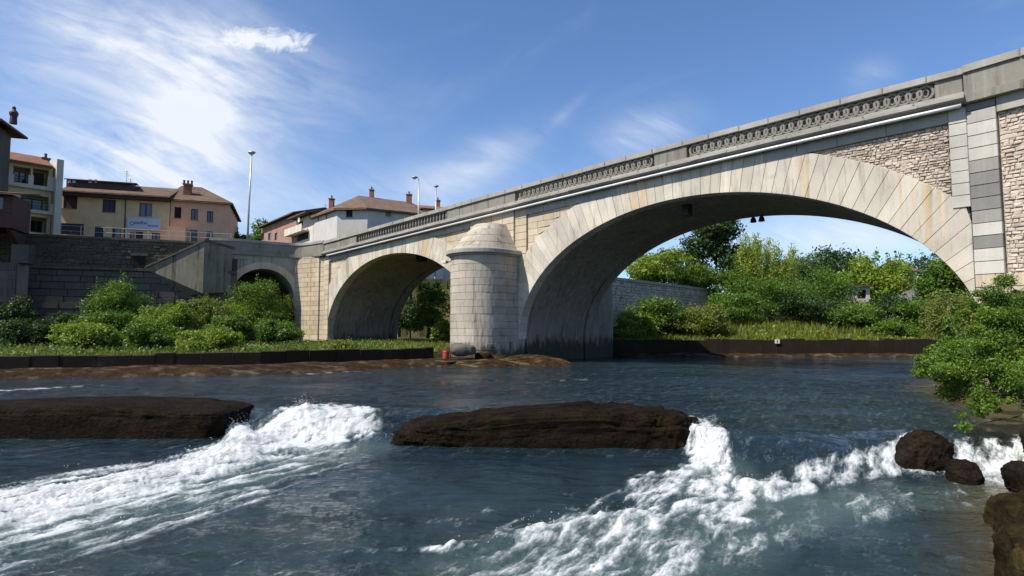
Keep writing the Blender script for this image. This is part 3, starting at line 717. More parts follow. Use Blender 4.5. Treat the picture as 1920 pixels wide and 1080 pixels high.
# parapet on wing and left pilaster (curved in plan through three runs)
pl_pts = [np.array(BW(SL, 0, 0)[:2]), w0, w1, w1 + np.array([-2.0, -.75])]
def smooth_path(pts, n=40):
    q = [np.array(p) for p in pts]; P = [2 * q[0] - q[1]] + q + [2 * q[-1] - q[-2]]; out = []
    for i in range(1, len(P) - 2):
        for t in np.linspace(0, 1, n // (len(P) - 3), endpoint=False):
            a, b, c, d = P[i - 1], P[i], P[i + 1], P[i + 2]
            out.append(.5 * ((2 * b) + (-a + c) * t + (2 * a - 5 * b + 4 * c - d) * t * t + (-a + 3 * b - 3 * c + d) * t ** 3))
    out.append(q[-1]); return out
SPW = smooth_path(pl_pts)
def band(name, mat, parent, of, ob, z0, z1, chunk=4):
    n = len(SPW)
    for c0 in range(0, n - 1, chunk):
        idx = range(c0, min(c0 + chunk, n - 1) + 1); mb = MB(); vs = []
        for i in idx:
            d = SPW[min(i + 1, n - 1)] - SPW[max(i - 1, 0)]; d /= np.linalg.norm(d); nn = np.array([d[1], -d[0]]); nn = nn if nn[1] > 0 else -nn
            for o, z in ((of, z0), (of, z1), (ob, z1), (ob, z0)): p = SPW[i] + nn * o; vs.append((p[0], p[1], z))
        m = len(list(idx)); mb.add(vs, [(i * 4 + j, i * 4 + (j + 1) % 4, (i + 1) * 4 + (j + 1) % 4, (i + 1) * 4 + j) for i in range(m - 1) for j in range(4)] + [(0, 1, 2, 3), (m * 4 - 1, m * 4 - 2, m * 4 - 3, m * 4 - 4)])
        mb.build(name, mat, parent)
band('cornice_stone', MT['parapet'], wg, -.3, .1, 8.12, 8.4); band('parapet_panel', MT['parapet'], wg, -.18, .15, 8.4, 9.2, 5); band('coping_stone', MT['coping'], wg, -.26, .24, 9.2, 9.42, 5)
band('frieze_block', MT['frieze'], wg, -.06, .12, 7.75, 8.12, 5)

# ------------------------------------------------------------------ terrain and river
LB = np.array([(-90, 2), (-40, 17), (-21, 24.0), (-11.7, 27.5), (-4.3, 32.3), (-2.0, 34.5), (7.2, 42.0), (30, 42.0), (60, 45), (120, 55)], float)     # foot of the low walls, far bank
RB = np.array([(1.5, -8), (3.9, 1.5), (5.6, 5.6), (7.2, 8.0), (9.2, 9.8), (11.2, 12.6), (14.2, 19.3), (16.5, 22), (25, 29), (45, 33), (120, 42)], float)   # near right bank
QW = np.array([(-60, 34.6), (-35.8, 43.8), (-22.9, 48.7)], float)                              # quay wall
UW = np.array([(4.5, 44.6), (9.3, 50), (23.4, 66), (45, 90)], float)                           # rubble wall upstream
def sdist(P, X, Y):
    best = np.full(X.shape, 1e9); sign = np.zeros(X.shape)
    for (ax, ay), (bx, by) in zip(P[:-1], P[1:]):
        dx, dy = bx - ax, by - ay; L2 = dx * dx + dy * dy
        t = np.clip(((X - ax) * dx + (Y - ay) * dy) / L2, 0, 1); d = np.hypot(X - ax - t * dx, Y - ay - t * dy)
        c = dx * (Y - ay) - dy * (X - ax); m = d < best; best = np.where(m, d, best); sign = np.where(m, np.sign(c), sign)
    return best * sign
def terrain_z(X, Y):
    dl = sdist(LB, X, Y); dr = -sdist(RB, X, Y)
    z = np.full(X.shape, -1.5)
    land = .72 + .22 * sstep(3, 22, dl) + .10 * fbm(X * .25, Y * .25) + .05 * fbm(X, Y, 3)
    land = land + 1.5 * sstep(.8, 11, dl) * sstep(5, 9, X) * (X * BN[0] + Y * BN[1] - D0 > 11)
    z = np.where(dl > .25, land, z)
    rz = -1.3 + 1.35 * sstep(-1.6, .6, dr) + 1.1 * sstep(.3, 5, dr) + 2.2 * sstep(5, 14, dr) + .15 * fbm(X * .6, Y * .6, 7)
    z = np.where(dr > -1.6, np.maximum(z, rz), z)
    so = X * BE[0] + Y * BE[1]; oo = X * BN[0] + Y * BN[1] - D0
    dq = sdist(np.array([(-60, 34.6), (-24.2, 48.6), (-30.0, 57.5), (-24.0, 61.5), (-12, 69)], float), X, Y)
    street = (dq > .6) & (so < -46.5) & (dl > 5) & ((.9347 * (Y - 34.6) - .3553 * (X + 60)) > .9); z = np.where(street, 7.95, z)
    du = sdist(UW, X, Y); z = np.where((du > .5) & (oo > 13) & (so > -47.2), 5.9 + .15 * fbm(X * .3, Y * .3), z)
    ab = (dr > 1.0) & ((X - cB[0]) * N2[0] + (Y - cB[1]) * N2[1] > .6) & (oo > 0.3) & (oo < 11) & (so > SR); z = np.where(ab, 9.6, z)
    return z
gx = np.linspace(-100, 110, 300); gy = np.linspace(-8, 150, 240); GX, GY = np.meshgrid(gx, gy)
GZ = terrain_z(GX, GY)
def gridq(ny, nx):
    i = np.arange(ny - 1)[:, None] * nx + np.arange(nx - 1)[None, :]; i = i.ravel(); return np.c_[i, i + 1, i + nx + 1, i + nx]
def ground_mat():
    m = Mat('bank_soil_and_turf'); n = m.noise(.5, det=7, rough=.7); n2 = m.noise(5, det=6)
    c = m.mix(m.ramp(n, .35, .65), (.035, .045, .014), (.075, .07, .03)); c = m.mix(m.ramp(n2, .5, .75), c, (.06, .045, .028)); m.bump(n2, .6, .08); return m.done(c, .95, .1)
MT['soil'] = ground_mat()
tr = link('ground', npmesh('ground', np.c_[GX.ravel(), GY.ravel(), GZ.ravel()], gridq(len(gy), len(gx))), MT['soil']); tag(tr, kind='structure')
fg = MB().quad((-1500, 149, 2.0), (1500, 149, 2.0), (1500, 2500, 2.0), (-1500, 2500, 2.0)).quad((-1500, -1000, -1.9), (1500, -1000, -1.9), (1500, 160, -1.9), (-1500, 160, -1.9)).build('terrain', MT['soil']); tag(fg, kind='structure')

# ---- water surface
LOW = -.45; FL = np.array([-.69, -.724])
NY_, NX_ = 470, 900
yy = 1 / np.linspace(1 / 2.2, 1 / 75.0, NY_); uu_ = np.linspace(-1.55, 1.55, NX_)
WY = np.repeat(yy[:, None], NX_, 1); WX = uu_[None, :] * (WY + .8)
xw = [-90, -20, -6.3, -5.2, -4.2, -3.2, -2.6, 3.4, 3.75, 4.1, 4.8, 6.1, 7.2, 9, 14, 40]
yw = [8, 14.4, 13.9, 12.9, 12.9, 13.0, 13.6, 13.4, 9.9, 9.55, 9.5, 10.05, 10.5, 9.6, 9.2, 9]
YWR = np.interp(WX, xw, yw) + .18 * fbm(WX * .8, WY * .8, 2.2)
WZ = LOW * sstep(1.5, -.05, WY - YWR)
def stroke(pts, z=LOW + .1):
    """pts: (px, py, halfwidth m, amount) on the lower water; returns the field."""
    f = np.zeros(WX.shape); w = [(atz(p[0], p[1], z), p[2], p[3]) for p in pts]
    for (a, ra, ia), (b, rb, ib) in zip(w[:-1], w[1:]):
        d = b - a; L2 = d @ d; t = np.clip(((WX - a[0]) * d[0] + (WY - a[1]) * d[1]) / L2, 0, 1)
        q = np.hypot(WX - a[0] - t * d[0], WY - a[1] - t * d[1]) / (ra + (rb - ra) * t); f = np.maximum(f, np.clip(1 - q * q, 0, 1) * (ia + (ib - ia) * t))
    return f
def swath(pts, z=LOW + .05):
    """pts: (px, py far edge, py near edge, amount): a band between two edges on the lower water."""
    e0 = np.array([atz(p[0], p[1], z) for p in pts]); e1 = np.array([atz(p[0], p[2], z) for p in pts]); am = np.array([p[3] for p in pts])
    xs = np.array([p[0] for p in pts], float); o = np.argsort(xs)
    # per vertex: its own bearing gives the photo column on flat water
    col = 960 + F * WX / WY
    far = np.interp(col, xs[o], e0[o, 1]); nr = np.interp(col, xs[o], e1[o, 1]); a = np.interp(col, xs[o], am[o], left=am[o][0], right=0)
    q = (WY - (far + nr) / 2) / np.maximum(.12, (far - nr) / 2)
    ins = sstep(xs.max() + 8, xs.max() - 25, col) * sstep(xs.min() - 25, xs.min() + 8, col)
    return np.clip(1.25 - q * q * 1.25, 0, 1) ** .6 * a * ins
S1 = swath([(735, 796, 812, .7), (700, 792, 822, 1.2), (640, 782, 838, 1.3), (560, 785, 855, 1.35), (500, 800, 872, 1.35), (420, 818, 905, 1.3), (330, 848, 935, 1.2), (220, 868, 965, 1.2), (110, 885, 995, 1.2), (0, 900, 1030, 1.15), (-200, 930, 1080, 1.1), (-700, 1000, 1200, .9)])
S1b = swath([(690, 815, 860, .5), (600, 838, 900, .6), (500, 860, 945, .7), (350, 905, 1000, .75), (200, 935, 1045, .72), (0, 990, 1100, .7), (-300, 1080, 1200, .6)])
S1c = stroke([(440, 800, .35, 1.6), (452, 815, .4, 1.5), (430, 840, .5, 1.3)])
S2 = swath([(1275, 810, 850, .9), (1300, 812, 900, 1.25), (1340, 830, 935, 1.2), (1380, 870, 960, 1.1)]) + 0
S2 = np.maximum(S2, swath([(1340, 850, 930, 1.0), (1280, 855, 985, .95), (1200, 880, 1040, .85), (1120, 925, 1075, .85), (1040, 965, 1110, .8), (960, 990, 1130, .75), (860, 1030, 1150, .55), (760, 1050, 1170, .45)]))
S2b = stroke([(1330, 860, .3, 1.1), (1240, 880, .4, .8), (1180, 905, .4, .7), (1120, 950, .35, .7), (1040, 975, .25, .65), (960, 1005, .2, .9)])
S2c = stroke([(1190, 955, .2, 1.1), (1110, 968, .22, 1.1), (1020, 985, .2, 1.0), (950, 1000, .2, .9), (860, 1015, .16, .8), (740, 1010, .15, .65), (640, 1020, .15, .55)])
S3 = swath([(1990, 870, 930, .9), (1890, 855, 925, 1.1), (1800, 856, 902, .9), (1700, 844, 886, .95), (1610, 858, 898, .95), (1520, 874, 922, .92), (1430, 887, 942, .9), (1370, 888, 975, 1.1), (1300, 900, 1000, .9)])
S4 = swath([(1850, 905, 950, .4), (1650, 905, 975, .45), (1450, 940, 1040, .55), (1300, 960, 1100, .65), (1150, 1000, 1140, .65), (1000, 1050, 1160, .6)])
SU = stroke([(-40, 735, .45, .9), (60, 730, .4, .95), (130, 725, .25, .8), (190, 722, .2, .6)], 0.0) + stroke([(575, 702, .35, .6), (660, 696, .25, .7), (700, 700, .15, .5)], 0.0) + stroke([(1000, 718, .25, .45), (1080, 712, .3, .6), (1120, 711, .2, .4)], 0.0) \
    + stroke([(250, 738, .12, .7), (290, 736, .12, .6)], 0.0) + stroke([(860, 722, .15, .5), (930, 714, .12, .45)], 0.0) + stroke([(1318, 800, .15, .55), (1335, 790, .15, .55), (1345, 820, .17, .6)], -.15)
ST = np.maximum.reduce([S1, S1b, S1c, S2, S2b, S2c, S3, S4])
al = WX * FL[0] + WY * FL[1]; ac = WX * FL[1] - WY * FL[0]
wx1 = WX + .35 * fbm(WX * .9, WY * .9, 1.5); wy1 = WY + .35 * fbm(WX * .9, WY * .9, 8.5)
a1 = wx1 * FL[0] + wy1 * FL[1]; c1 = wx1 * FL[1] - wy1 * FL[0]
nA = fbm(c1 * 1.9, a1 * .5, 0, 5, gain=.62); nB = fbm(c1 * 5.2, a1 * 2.1, 3, 4, gain=.6); nR = 1 - np.abs(fbm(c1 * 2.6, a1 * 1.3, 6, 4)) * 2.6
PH = 1.12; a2 = wx1 * math.cos(PH) + wy1 * math.sin(PH); c2 = -wx1 * math.sin(PH) + wy1 * math.cos(PH)
nS = fbm(c2 * 4.6, a2 * .55, 14, 5, gain=.62)
STW = np.clip(ST, 0, 1.6)
foam = STW * .98 + (nA * .8 + nB * .6 + nS * 1.3 + (nR - .6) * .4) * np.clip(STW * 1.5 + .1, 0, 1) - .40
foam = np.maximum(foam, SU * .95 + nB * .6 - .25 + nA * .4 - .2 * (SU <= 0) - .6 * (SU <= 0))
# loose flecks on the lower water
near = sstep(12.5, 8, WY) * (WZ < -.3)
fl_ = fbm(c1 * 3.2, a1 * 1.5, 11, 5, gain=.65) + .55 * fbm(WX * .5, WY * .5, 4, 2)
foam = np.maximum(foam, (fl_ - .29) * 2.2 * near * (.55 + .45 * sstep(9, 5.5, WY)) + .05)
milk = np.clip(stroke([(700, 830, .8, .8), (430, 880, 1.2, .9), (150, 960, 1.4, .9), (-100, 1010, 1.6, .9)]) + stroke([(1330, 880, .9, .9), (1400, 940, 1.1, .9), (1200, 1010, 1.4, 1.0), (980, 1080, 1.4, .9)]) + stroke([(1900, 905, .6, .6), (1600, 925, .9, .8), (1400, 950, 1.0, .8)]) + .18 * near * (1 + nA), 0, 1)
# relief
def bump_ridge(pts, z=LOW + .1):
    return stroke(pts, z)
rid = bump_ridge([(490, 822, .4, .2), (530, 808, .5, .24), (566, 802, .55, .36), (600, 812, .6, .2), (640, 806, .55, .27), (690, 812, .5, .16), (740, 815, .35, .15)]) + bump_ridge([(436, 804, .3, .3), (452, 815, .35, .34), (430, 850, .6, .16)]) + bump_ridge([(520, 838, .6, .16), (380, 870, .7, .18), (250, 895, .8, .16), (100, 930, .8, .15), (-50, 965, .8, .15)]) \
    + bump_ridge([(1290, 830, .25, .10), (1345, 872, .3, .12), (1420, 905, .3, .09), (1520, 896, .25, .08), (1640, 868, .25, .08), (1700, 860, .2, .06)]) + .7 * bump_ridge([(1190, 955, .25, .2), (1110, 968, .25, .22), (1020, 985, .22, .2), (950, 1000, .2, .2), (860, 1015, .18, .15)])
tur = np.clip(STW, 0, 1.2)
rip = .034 * fbm(ac * 1.0, al * 1.8, 0, 5, gain=.58) + .028 * fbm(ac * .45, al * .8, 2, 3) * sstep(60, 10, WY)
WZ = WZ + rip + rid * .55 * (1 + .7 * nB + .5 * nA) + tur * (.05 * nA + .05 * nS + .02 * nB + .012 * fbm(WX * 9, WY * 9, 3, 3)) + .035 * (WZ < -.25) * fbm(c1 * 1.4, a1 * 1.1, 9, 3)
WZ += .02 * np.clip(foam, 0, 1) + np.clip(foam - .3, 0, 1) * .02 * fbm(WX * 16, WY * 16, 1, 2)
# the slick bulge above the right-hand drop
WZ += .05 * np.exp(-((WX - 5.2) / 1.2) ** 2 - ((WY - 11.3) / .5) ** 2)
shal = sstep(-1.7, -.1, -sdist(RB, WX, WY) + .25 * nA)
def water_mat():
    m = Mat('river_water'); foam_a, milk_a, sh = m.attr('foam'), m.attr('milk'), m.attr('shallow')
    n1 = m.noise(9, (.2, 1, 1), det=8, rough=.66, dist=.8, rot=1.05); n2 = m.noise(36, (.45, 1, 1), det=5, rough=.7, dist=.4, rot=1.05)
    ff = m.math('ADD', foam_a, m.math('MULTIPLY', m.math('SUBTRACT', m.math('ADD', m.math('MULTIPLY', n1, .6), m.math('MULTIPLY', n2, .4)), .5), 2.1))
    mask = m.ramp(ff, .05, .9)
    base = m.mix(milk_a, (.008, .019, .026), (.048, .078, .076)); base = m.mix(sh, base, (.085, .062, .022))
    m.put(m.p.inputs['Base Color'], base); m.p.inputs['Roughness'].default_value = .07; m.p.inputs['IOR'].default_value = 1.33; m.p.inputs['Specular IOR Level'].default_value = .5
    b1 = m.noise(2.4, (1, 1.9, 1), det=6, rough=.62, dist=.5); b2 = m.noise(9.0, (1, 1.6, 1), det=5, rough=.6)
    b0 = m.noise(.8, (1, 2.2, 1), det=4, rough=.6, dist=.6); h = m.math('ADD', m.math('ADD', m.math('MULTIPLY', b0, 1.1), m.math('MULTIPLY', b1, .75)), m.math('MULTIPLY', b2, .34)); pat = m.noise(.22, (1, 1.6, 1), det=3); h = m.math('MULTIPLY', h, m.math('MULTIPLY', m.ramp(pat, .35, .68, .25, 1.25), m.attr('rough'))); m.bump(h, .9, .2)
    fo = m.n('ShaderNodeBsdfPrincipled'); fc = m.mix(m.ramp(ff, .25, .95), (.28, .32, .33), (.60, .62, .625)); m.put(fo.inputs['Base Color'], fc); fo.inputs['Roughness'].default_value = .55; fo.inputs['Specular IOR Level'].default_value = .3
    bf = m.n('ShaderNodeBump'); bf.inputs['Strength'].default_value = .6; bf.inputs['Distance'].default_value = .04; m.l(m.math('ADD', n1, m.math('MULTIPLY', n2, .5)), bf.inputs['Height']); m.l(bf.outputs[0], fo.inputs['Normal'])
    ms = m.n('ShaderNodeMixShader'); m.l(mask, ms.inputs[0]); m.l(m.p.outputs[0], ms.inputs[1]); m.l(fo.outputs[0], ms.inputs[2]); m.l(ms.outputs[0], m.out.inputs[0]); return m.m
MT['water'] = water_mat()
wat = link('river_water', npmesh('river_water', np.c_[WX.ravel(), WY.ravel(), WZ.ravel()], gridq(NY_, NX_), attrs=dict(foam=np.clip(foam, -.3, .8).ravel(), milk=milk.ravel(), shallow=shal.ravel(), rough=(1 - .7 * sstep(22, 32, WY) * sstep(2, 9, WX)).ravel())), MT['water']); tag(wat, kind='structure')
# spray droplets thrown up from the breaking crests
pw = (np.clip(rid - .1, 0, 1) * 2 + np.clip(foam - .55, 0, 1) * .25) * (WY < 16) * (np.abs(WX) < 12) / WY; pw = (pw * np.gradient(yy)[:, None] * WY).ravel(); pw = np.clip(pw, 0, None); pw /= pw.sum()
ix = rng.choice(len(pw), 5200, p=pw); P = np.c_[WX.ravel()[ix], WY.ravel()[ix], WZ.ravel()[ix]] + rng.normal(0, .03, (5200, 3)); P[:, 2] += np.abs(rng.exponential(.05, 5200)) * (.4 + 1.6 * np.clip(rid.ravel()[ix] * 2, 0, 1)); P[:, 0] -= rng.random(5200) * .05
r_ = rng.uniform(.004, .011, 5200); tet = np.array([(1, 1, 1), (-1, -1, 1), (-1, 1, -1), (1, -1, -1)]) * .6
V = (P[:, None, :] + tet[None] * r_[:, None, None]).reshape(-1, 3); b = np.arange(5200)[:, None] * 4; T3 = np.concatenate([b + np.array(t) for t in ((0, 1, 2), (0, 3, 1), (0, 2, 3), (1, 3, 2))])
mfo = Mat('spray_drops'); mfo.done((.55, .57, .58), .3, .5)
sp = link('water_spray', npmesh('water_spray', V, T3, smooth=False), mfo.m); tag(sp, 'white droplets of spray above the breaking river rapids', 'spray', kind='stuff')

# ------------------------------------------------------------------ rocks and ledges
def rock_mat(name, c1_, c2_, moss, mossamt, wet=.35):
    m = Mat(name); n = m.noise(2.2, det=7, rough=.7); n2 = m.noise(14, det=6, rough=.7); n3 = m.noise(2.6, (.5, 1, 1), det=6)
    c = m.mix(m.ramp(n, .35, .65), c1_, c2_); c = m.mix(m.math('MULTIPLY', m.ramp(n3, .5, .68), mossamt), c, moss); c = m.mix(m.math('MULTIPLY', m.ramp(n2, .45, .7), .6), c, scale(c1_, .35))
    vo = m.n('ShaderNodeTexVoronoi', feature='DISTANCE_TO_EDGE'); mpv = m.n('ShaderNodeMapping'); m.l(m.tc.outputs['Object'], mpv.inputs[0]); mpv.inputs['Scale'].default_value = (1.1, 2.0, 3.4); m.l(mpv.outputs[0], vo.inputs['Vector']); vo.inputs['Scale'].default_value = 1.6
    ck = m.ramp(m.math('ADD', vo.outputs[0], m.math('MULTIPLY', m.math('SUBTRACT', n2, .5), .35)), .0, .12); c = m.mix(m.math('MULTIPLY', m.math('SUBTRACT', 1.0, ck), .16), c, scale(c1_, .25))
    m.bump(m.math('ADD', m.math('ADD', n, m.math('MULTIPLY', n2, .6)), m.math('MULTIPLY', ck, .10)), 1.0, .08); return m.done(c, m.ramp(n2, .3, .7, wet + .3, .95), .07)
MT['weir'] = rock_mat('mossy_brown_weir_rock', (.007, .005, .003), (.019, .012, .006), (.020, .019, .006), .45)
MT['boulder'] = rock_mat('brown_wet_boulder', (.011, .008, .005), (.026, .018, .011), (.012, .010, .005), .3, .25)
MT['mossboulder'] = rock_mat('lichen_boulder', (.012, .009, .004), (.030, .023, .009), (.13, .10, .035), .36, .5)
MT['ledge'] = rock_mat('wet_brown_ledge', (.018, .010, .004), (.055, .032, .014), (.36, .29, .2), .3, .3)
def superrock(name, c, half, e, mat, label, cat='rock', group=None, rot=0.0, nu=110, nv=56, amp=.06, freq=1.4, seed=0, shape=None, strata=0.0):
    u = np.linspace(0, 2 * np.pi, nu, endpoint=False); v = np.linspace(-np.pi / 2, np.pi / 2, nv); U, Vv = np.meshgrid(u, v)
    sp_ = lambda t, p: np.sign(t) * np.abs(t) ** p
    X = sp_(np.cos(Vv), e[1]) * sp_(np.cos(U), e[0]) * half[0]; Y = sp_(np.cos(Vv), e[1]) * sp_(np.sin(U), e[0]) * half[1]; Z = sp_(np.sin(Vv), e[1]) * half[2]
    if shape is not None: X, Y, Z = shape(X, Y, Z)
    d = amp * fbm(X * freq + seed, Y * freq, Z * freq, 5) + amp * .35 * fbm(X * freq * 5, Y * freq * 5, Z * freq * 5 + seed, 4, gain=.6)
    if strata: d = d + strata * fbm(X * .7 + seed, Y * .7, Z * 8 + .8 * X * .3, 3) + strata * .5 * np.abs(fbm(X * 2.6, Y * 2.6, Z * 2.6 + 3 * seed, 3))
    L = np.sqrt((X / half[0]) ** 2 + (Y / half[1]) ** 2 + (Z / half[2]) ** 2) + 1e-6
    X, Y, Z = X + d * X / half[0] / L * 2, Y + d * Y / half[1] / L * 2, Z + d * Z / half[2] / L * 2
    cr, sr = math.cos(rot), math.sin(rot); X, Y = X * cr - Y * sr + c[0], X * sr + Y * cr + c[1]; Z = Z + c[2]
    i = np.arange(nv - 1)[:, None] * nu; j = np.arange(nu)[None, :]; Q = np.stack([i + j, i + (j + 1) % nu, i + nu + (j + 1) % nu, i + nu + j], -1).reshape(-1, 4)
    o = link(name, npmesh(name, np.c_[X.ravel(), Y.ravel(), Z.ravel()], Q), MT[mat]); return tag(o, label, cat, group)
superrock('weir_slab', (-14.05, 14.25, -.62), (7.45, 1.15, .80), (.13, .14), 'weir', 'long flat-topped dark wet weir slab ending beside the left chute of white water', strata=.05, amp=.035, nu=400, nv=90, seed=3, freq=1.6, shape=lambda X, Y, Z: (X, Y + .02 * X, Z - .05 * np.cos(X * .8)))
superrock('weir_slab', (.72, 13.15, -.62), (3.30, .95, .84), (.26, .24), 'weir', 'low brown mossy weir slab standing alone between the two chutes', strata=.07, amp=.08, nu=360, nv=130, seed=9, freq=2.6,
          shape=lambda X, Y, Z: (X, Y - .05 * X, Z - .34 * sstep(-.2, -3.4, X) * (Z > -.2) + .03 * np.sin(X * 1.7)))
superrock('boulder', (7.22, 10.55, -.28), (.43, .36, .44), (.8, .75), 'boulder', 'pointed brown wet boulder, the larger of two in the foaming water', group=None, amp=.09, freq=2.2, seed=4, shape=lambda X, Y, Z: (X * (1 - .25 * Z) + .12 * Z, Y, Z))
superrock('boulder', (7.24, 9.6, -.40), (.25, .23, .27), (.9, .85), 'boulder', 'smooth round brown boulder, the smaller of two in the foaming water', amp=.05, freq=2.6, seed=6)
for k_, (px, py, zz, hf, sd, lb) in enumerate(((1950, 1000, -.45, (.5, .42, .38), 2, 'lichen-patched boulder at the waters edge, largest on the near bank'), (1945, 905, -.3, (.36, .32, .26), 8, 'low dark boulder just upstream of the lichen-patched one'),
                                            (1975, 835, .0, (.4, .36, .36), 12, 'dark boulder under the leafy overhanging shrub'), (2060, 1090, -.2, (.7, .6, .5), 15, 'broad boulder on the near bank below the lichen-patched one'))):
    p = atz(px, py, zz); superrock('bank_boulder', (p[0], p[1], zz), hf, (.8, .75), 'mossboulder' if k_ in (0, 3) else 'boulder', lb, group=None, amp=.09, freq=2.2, seed=sd)
# rock ledges at the foot of the low walls
def ledge(pts, width, zt, name, label, seed):
    P = smooth_path([np.array(p) for p in pts], 160); n = len(P); rows = 16; V = []
    for i, p in enumerate(P):
        d = P[min(i + 1, n - 1)] - P[max(i - 1, 0)]; d = d / np.linalg.norm(d); nn = np.array([d[1], -d[0]])
        for j in range(rows):
            t = j / (rows - 1); w = width(i / n); q = p + nn * (w * t - .35)
            zz = zt(i / n) * (1 - t ** 2.2) + .16 * float(fbm(q[0] * .5 + seed, q[1] * .9, 0, 4)) * (1 - t * .5) - .5 * t ** 4; V.append((q[0], q[1], zz))
    o = link(name, npmesh(name, np.array(V), gridq(n, rows)[:, ::-1]), MT['ledge']); return tag(o, label, 'rock ledge')
ledge([(-36, 18.4), (-21, 23.8), (-11.7, 27.2), (-4.3, 31.8), (-2.0, 32.3), (.6, 33.2), (1.8, 34.2)], lambda t: 2.3 + 1.0 * t + .6 * math.sin(t * 22), lambda t: .34 + .12 * sstep(.55, .9, t) - .1 * sstep(.93, 1, t), 'rock_ledge', 'wet brown rock ledge with pale dry patches in front of the bridge pier', 1.0)
ledge([(7.6, 41.6), (12, 41.7), (22, 41.9), (32, 42)], lambda t: 1.3 + .4 * math.sin(t * 9), lambda t: .22, 'rock_ledge', 'narrow wet ledge below the low wall seen through the main arch', 5.0)

# low river walls, block by block
def low_wall(pts, name, label, ztopf, L=1.0, th=.55):
    root = empty(name, (*pts[0], 0), label, 'river wall'); r = random.Random(int(abs(pts[0][0]) * 10))
    for a, b in zip(pts[:-1], pts[1:]):
        a, b = np.array(a, float), np.array(b, float); Ls = np.linalg.norm(b - a); d = (b - a) / Ls; nn = np.array([-d[1], d[0]])
        def T(u, z, o): p = a + d * u + nn * o; return (p[0], p[1], z)
        u = 0
        while u < Ls - .02:
            e = u + L * r.uniform(.7, 1.35); e = Ls if Ls - e < L * .4 else e; zt = ztopf(a[0] + d[0] * u) + r.uniform(-.1, .03)
            MB().polyblock(T, [(u + .001, -.6), (e - .001, -.6), (e - .001, zt + r.uniform(-.02, .02)), (u + .001, zt)], r.uniform(-.02, .02), th, .02).build('wall_block', MT['wetwall'], root); u = e
    return root
low_wall([(-45, 15.5), (-40, 17.0), (-21, 24.0), (-11.7, 27.5), (-4.3, 32.3)], 'river_wall', 'low black-brown river wall along the grassy berm before the bridge', lambda x: np.interp(x, [-40, -21, -4], [.75, .86, 1.0]))
low_wall([(7.0, 42.0), (30, 42.0), (60, 45)], 'river_wall', 'low dark river wall below the far shrubs seen through the main arch', lambda x: 1.22)
plate = aty(1457, 640, 41.95); t = empty('marker_plate', (plate[0], 41.95, plate[1] - .2), 'small white square marker plate on the far low river wall', 'plate')
MB().box(lambda x, y, z: (plate[0] + x, 41.93 + y, plate[1] + z), -.17, .17, -.03, .0, -.15, .15).build('panel', MT['white_paint'], t); MB().box(lambda x, y, z: (plate[0] + x, 41.93 + y, plate[1] + z), -.04, .04, -.036, -.031, -.1, .1).build('mark', MT['grey_shutter'], t)
p = atz(1655, 662, .0); superrock('white_stone', (p[0], p[1], .12), (.22, .16, .17), (.9, .9), 'ledge', 'small rounded white stone at the foot of the far low wall', nu=24, nv=14, amp=.03).data.materials[0] = MT['white_paint']
# things at the pier's foot
p = atz(836, 668, .55); bx = (p[0], 31.2)
pX = aty(836, 660, 31.0)
t = empty('red_drum', (pX[0], 31.0, .3), 'faded red plastic drum at the foot of the bridge pier', 'drum')
mb = MB(); mb.lathe((pX[0], 31.0, .38), [(.15, 0), (.165, .03), (.165, .18), (.175, .2), (.165, .22), (.165, .38), (.15, .41), (.0, .41)], 18); mb.build('body', MT['red_paint'], t, smooth=False)
mb = MB(); mb.lathe((pX[0], 31.0, .78), [(.13, 0), (.13, .04), (.0, .04)], 16); mb.build('lid', MT['brick'], t)
for k_, (px, py, hf, lb) in enumerate(((868, 656, (.7, .5, .34), 'rounded grey boulder against the pier nose beside the red drum'), (905, 668, (.45, .35, .25), 'small brown stone beside the rounded grey boulder at the pier nose'), (935, 672, (.5, .4, .22), 'flat brown stone beside the pier nose, farthest from the red drum'))):
    q = aty(px, py, 31.6 + .5 * k_); superrock('pier_stone', (q[0], 31.6 + .5 * k_, max(.25, q[1])), hf, (.8, .8), 'ledge', lb, nu=40, nv=24, amp=.08, seed=k_ * 3).data.materials[0] = MT['quay' if k_ == 0 else 'ledge']

# ------------------------------------------------------------------ quay wall and the upstream rubble wall
def line_T(a, b):
    a, b = np.array(a, float), np.array(b, float); L = float(np.linalg.norm(b - a)); d = (b - a) / L; n = np.array([-d[1], d[0]])
    n = n if n[1] > 0 else -n
    def T(u, z, o=0.0): p = a + d * u + n * o; return (float(p[0]), float(p[1]), z)
    T.L = L; T.a = a; T.d = d; T.n = n
    def px(x, y):
        r = ray(x, y); M_ = np.array([[r[0], -d[0]], [r[1], -d[1]]]); t, u = np.linalg.solve(M_, a); return float(u), float(r[2] * t + CZ)
    T.px = px; return T
QT = line_T((-58, 35.3), (-22.9, 48.7))
quay = empty('quay_wall', QT(QT.L / 2, 1.0), 'tall dark stone quay wall below the houses, rubble above worn ashlar', 'wall')
bk_ = MB(); bk_.quad(QT(0, .5, .12), QT(QT.L, .5, .12), QT(QT.L, 9.0, .12), QT(0, 9.0, .12)); bk_.quad(QT(0, 9.0, .0), QT(QT.L, 9.0, .0), QT(QT.L, 9.0, .6), QT(0, 9.0, .6)); bk_.quad(QT(0, 7.5, .6), QT(QT.L, 7.5, .6), QT(QT.L, 9.0, .6), QT(0, 9.0, .6)); bk_ = bk_.build('wall_core', MT['mortar'], quay)
r = random.Random(3); z = 1.0; i = 0
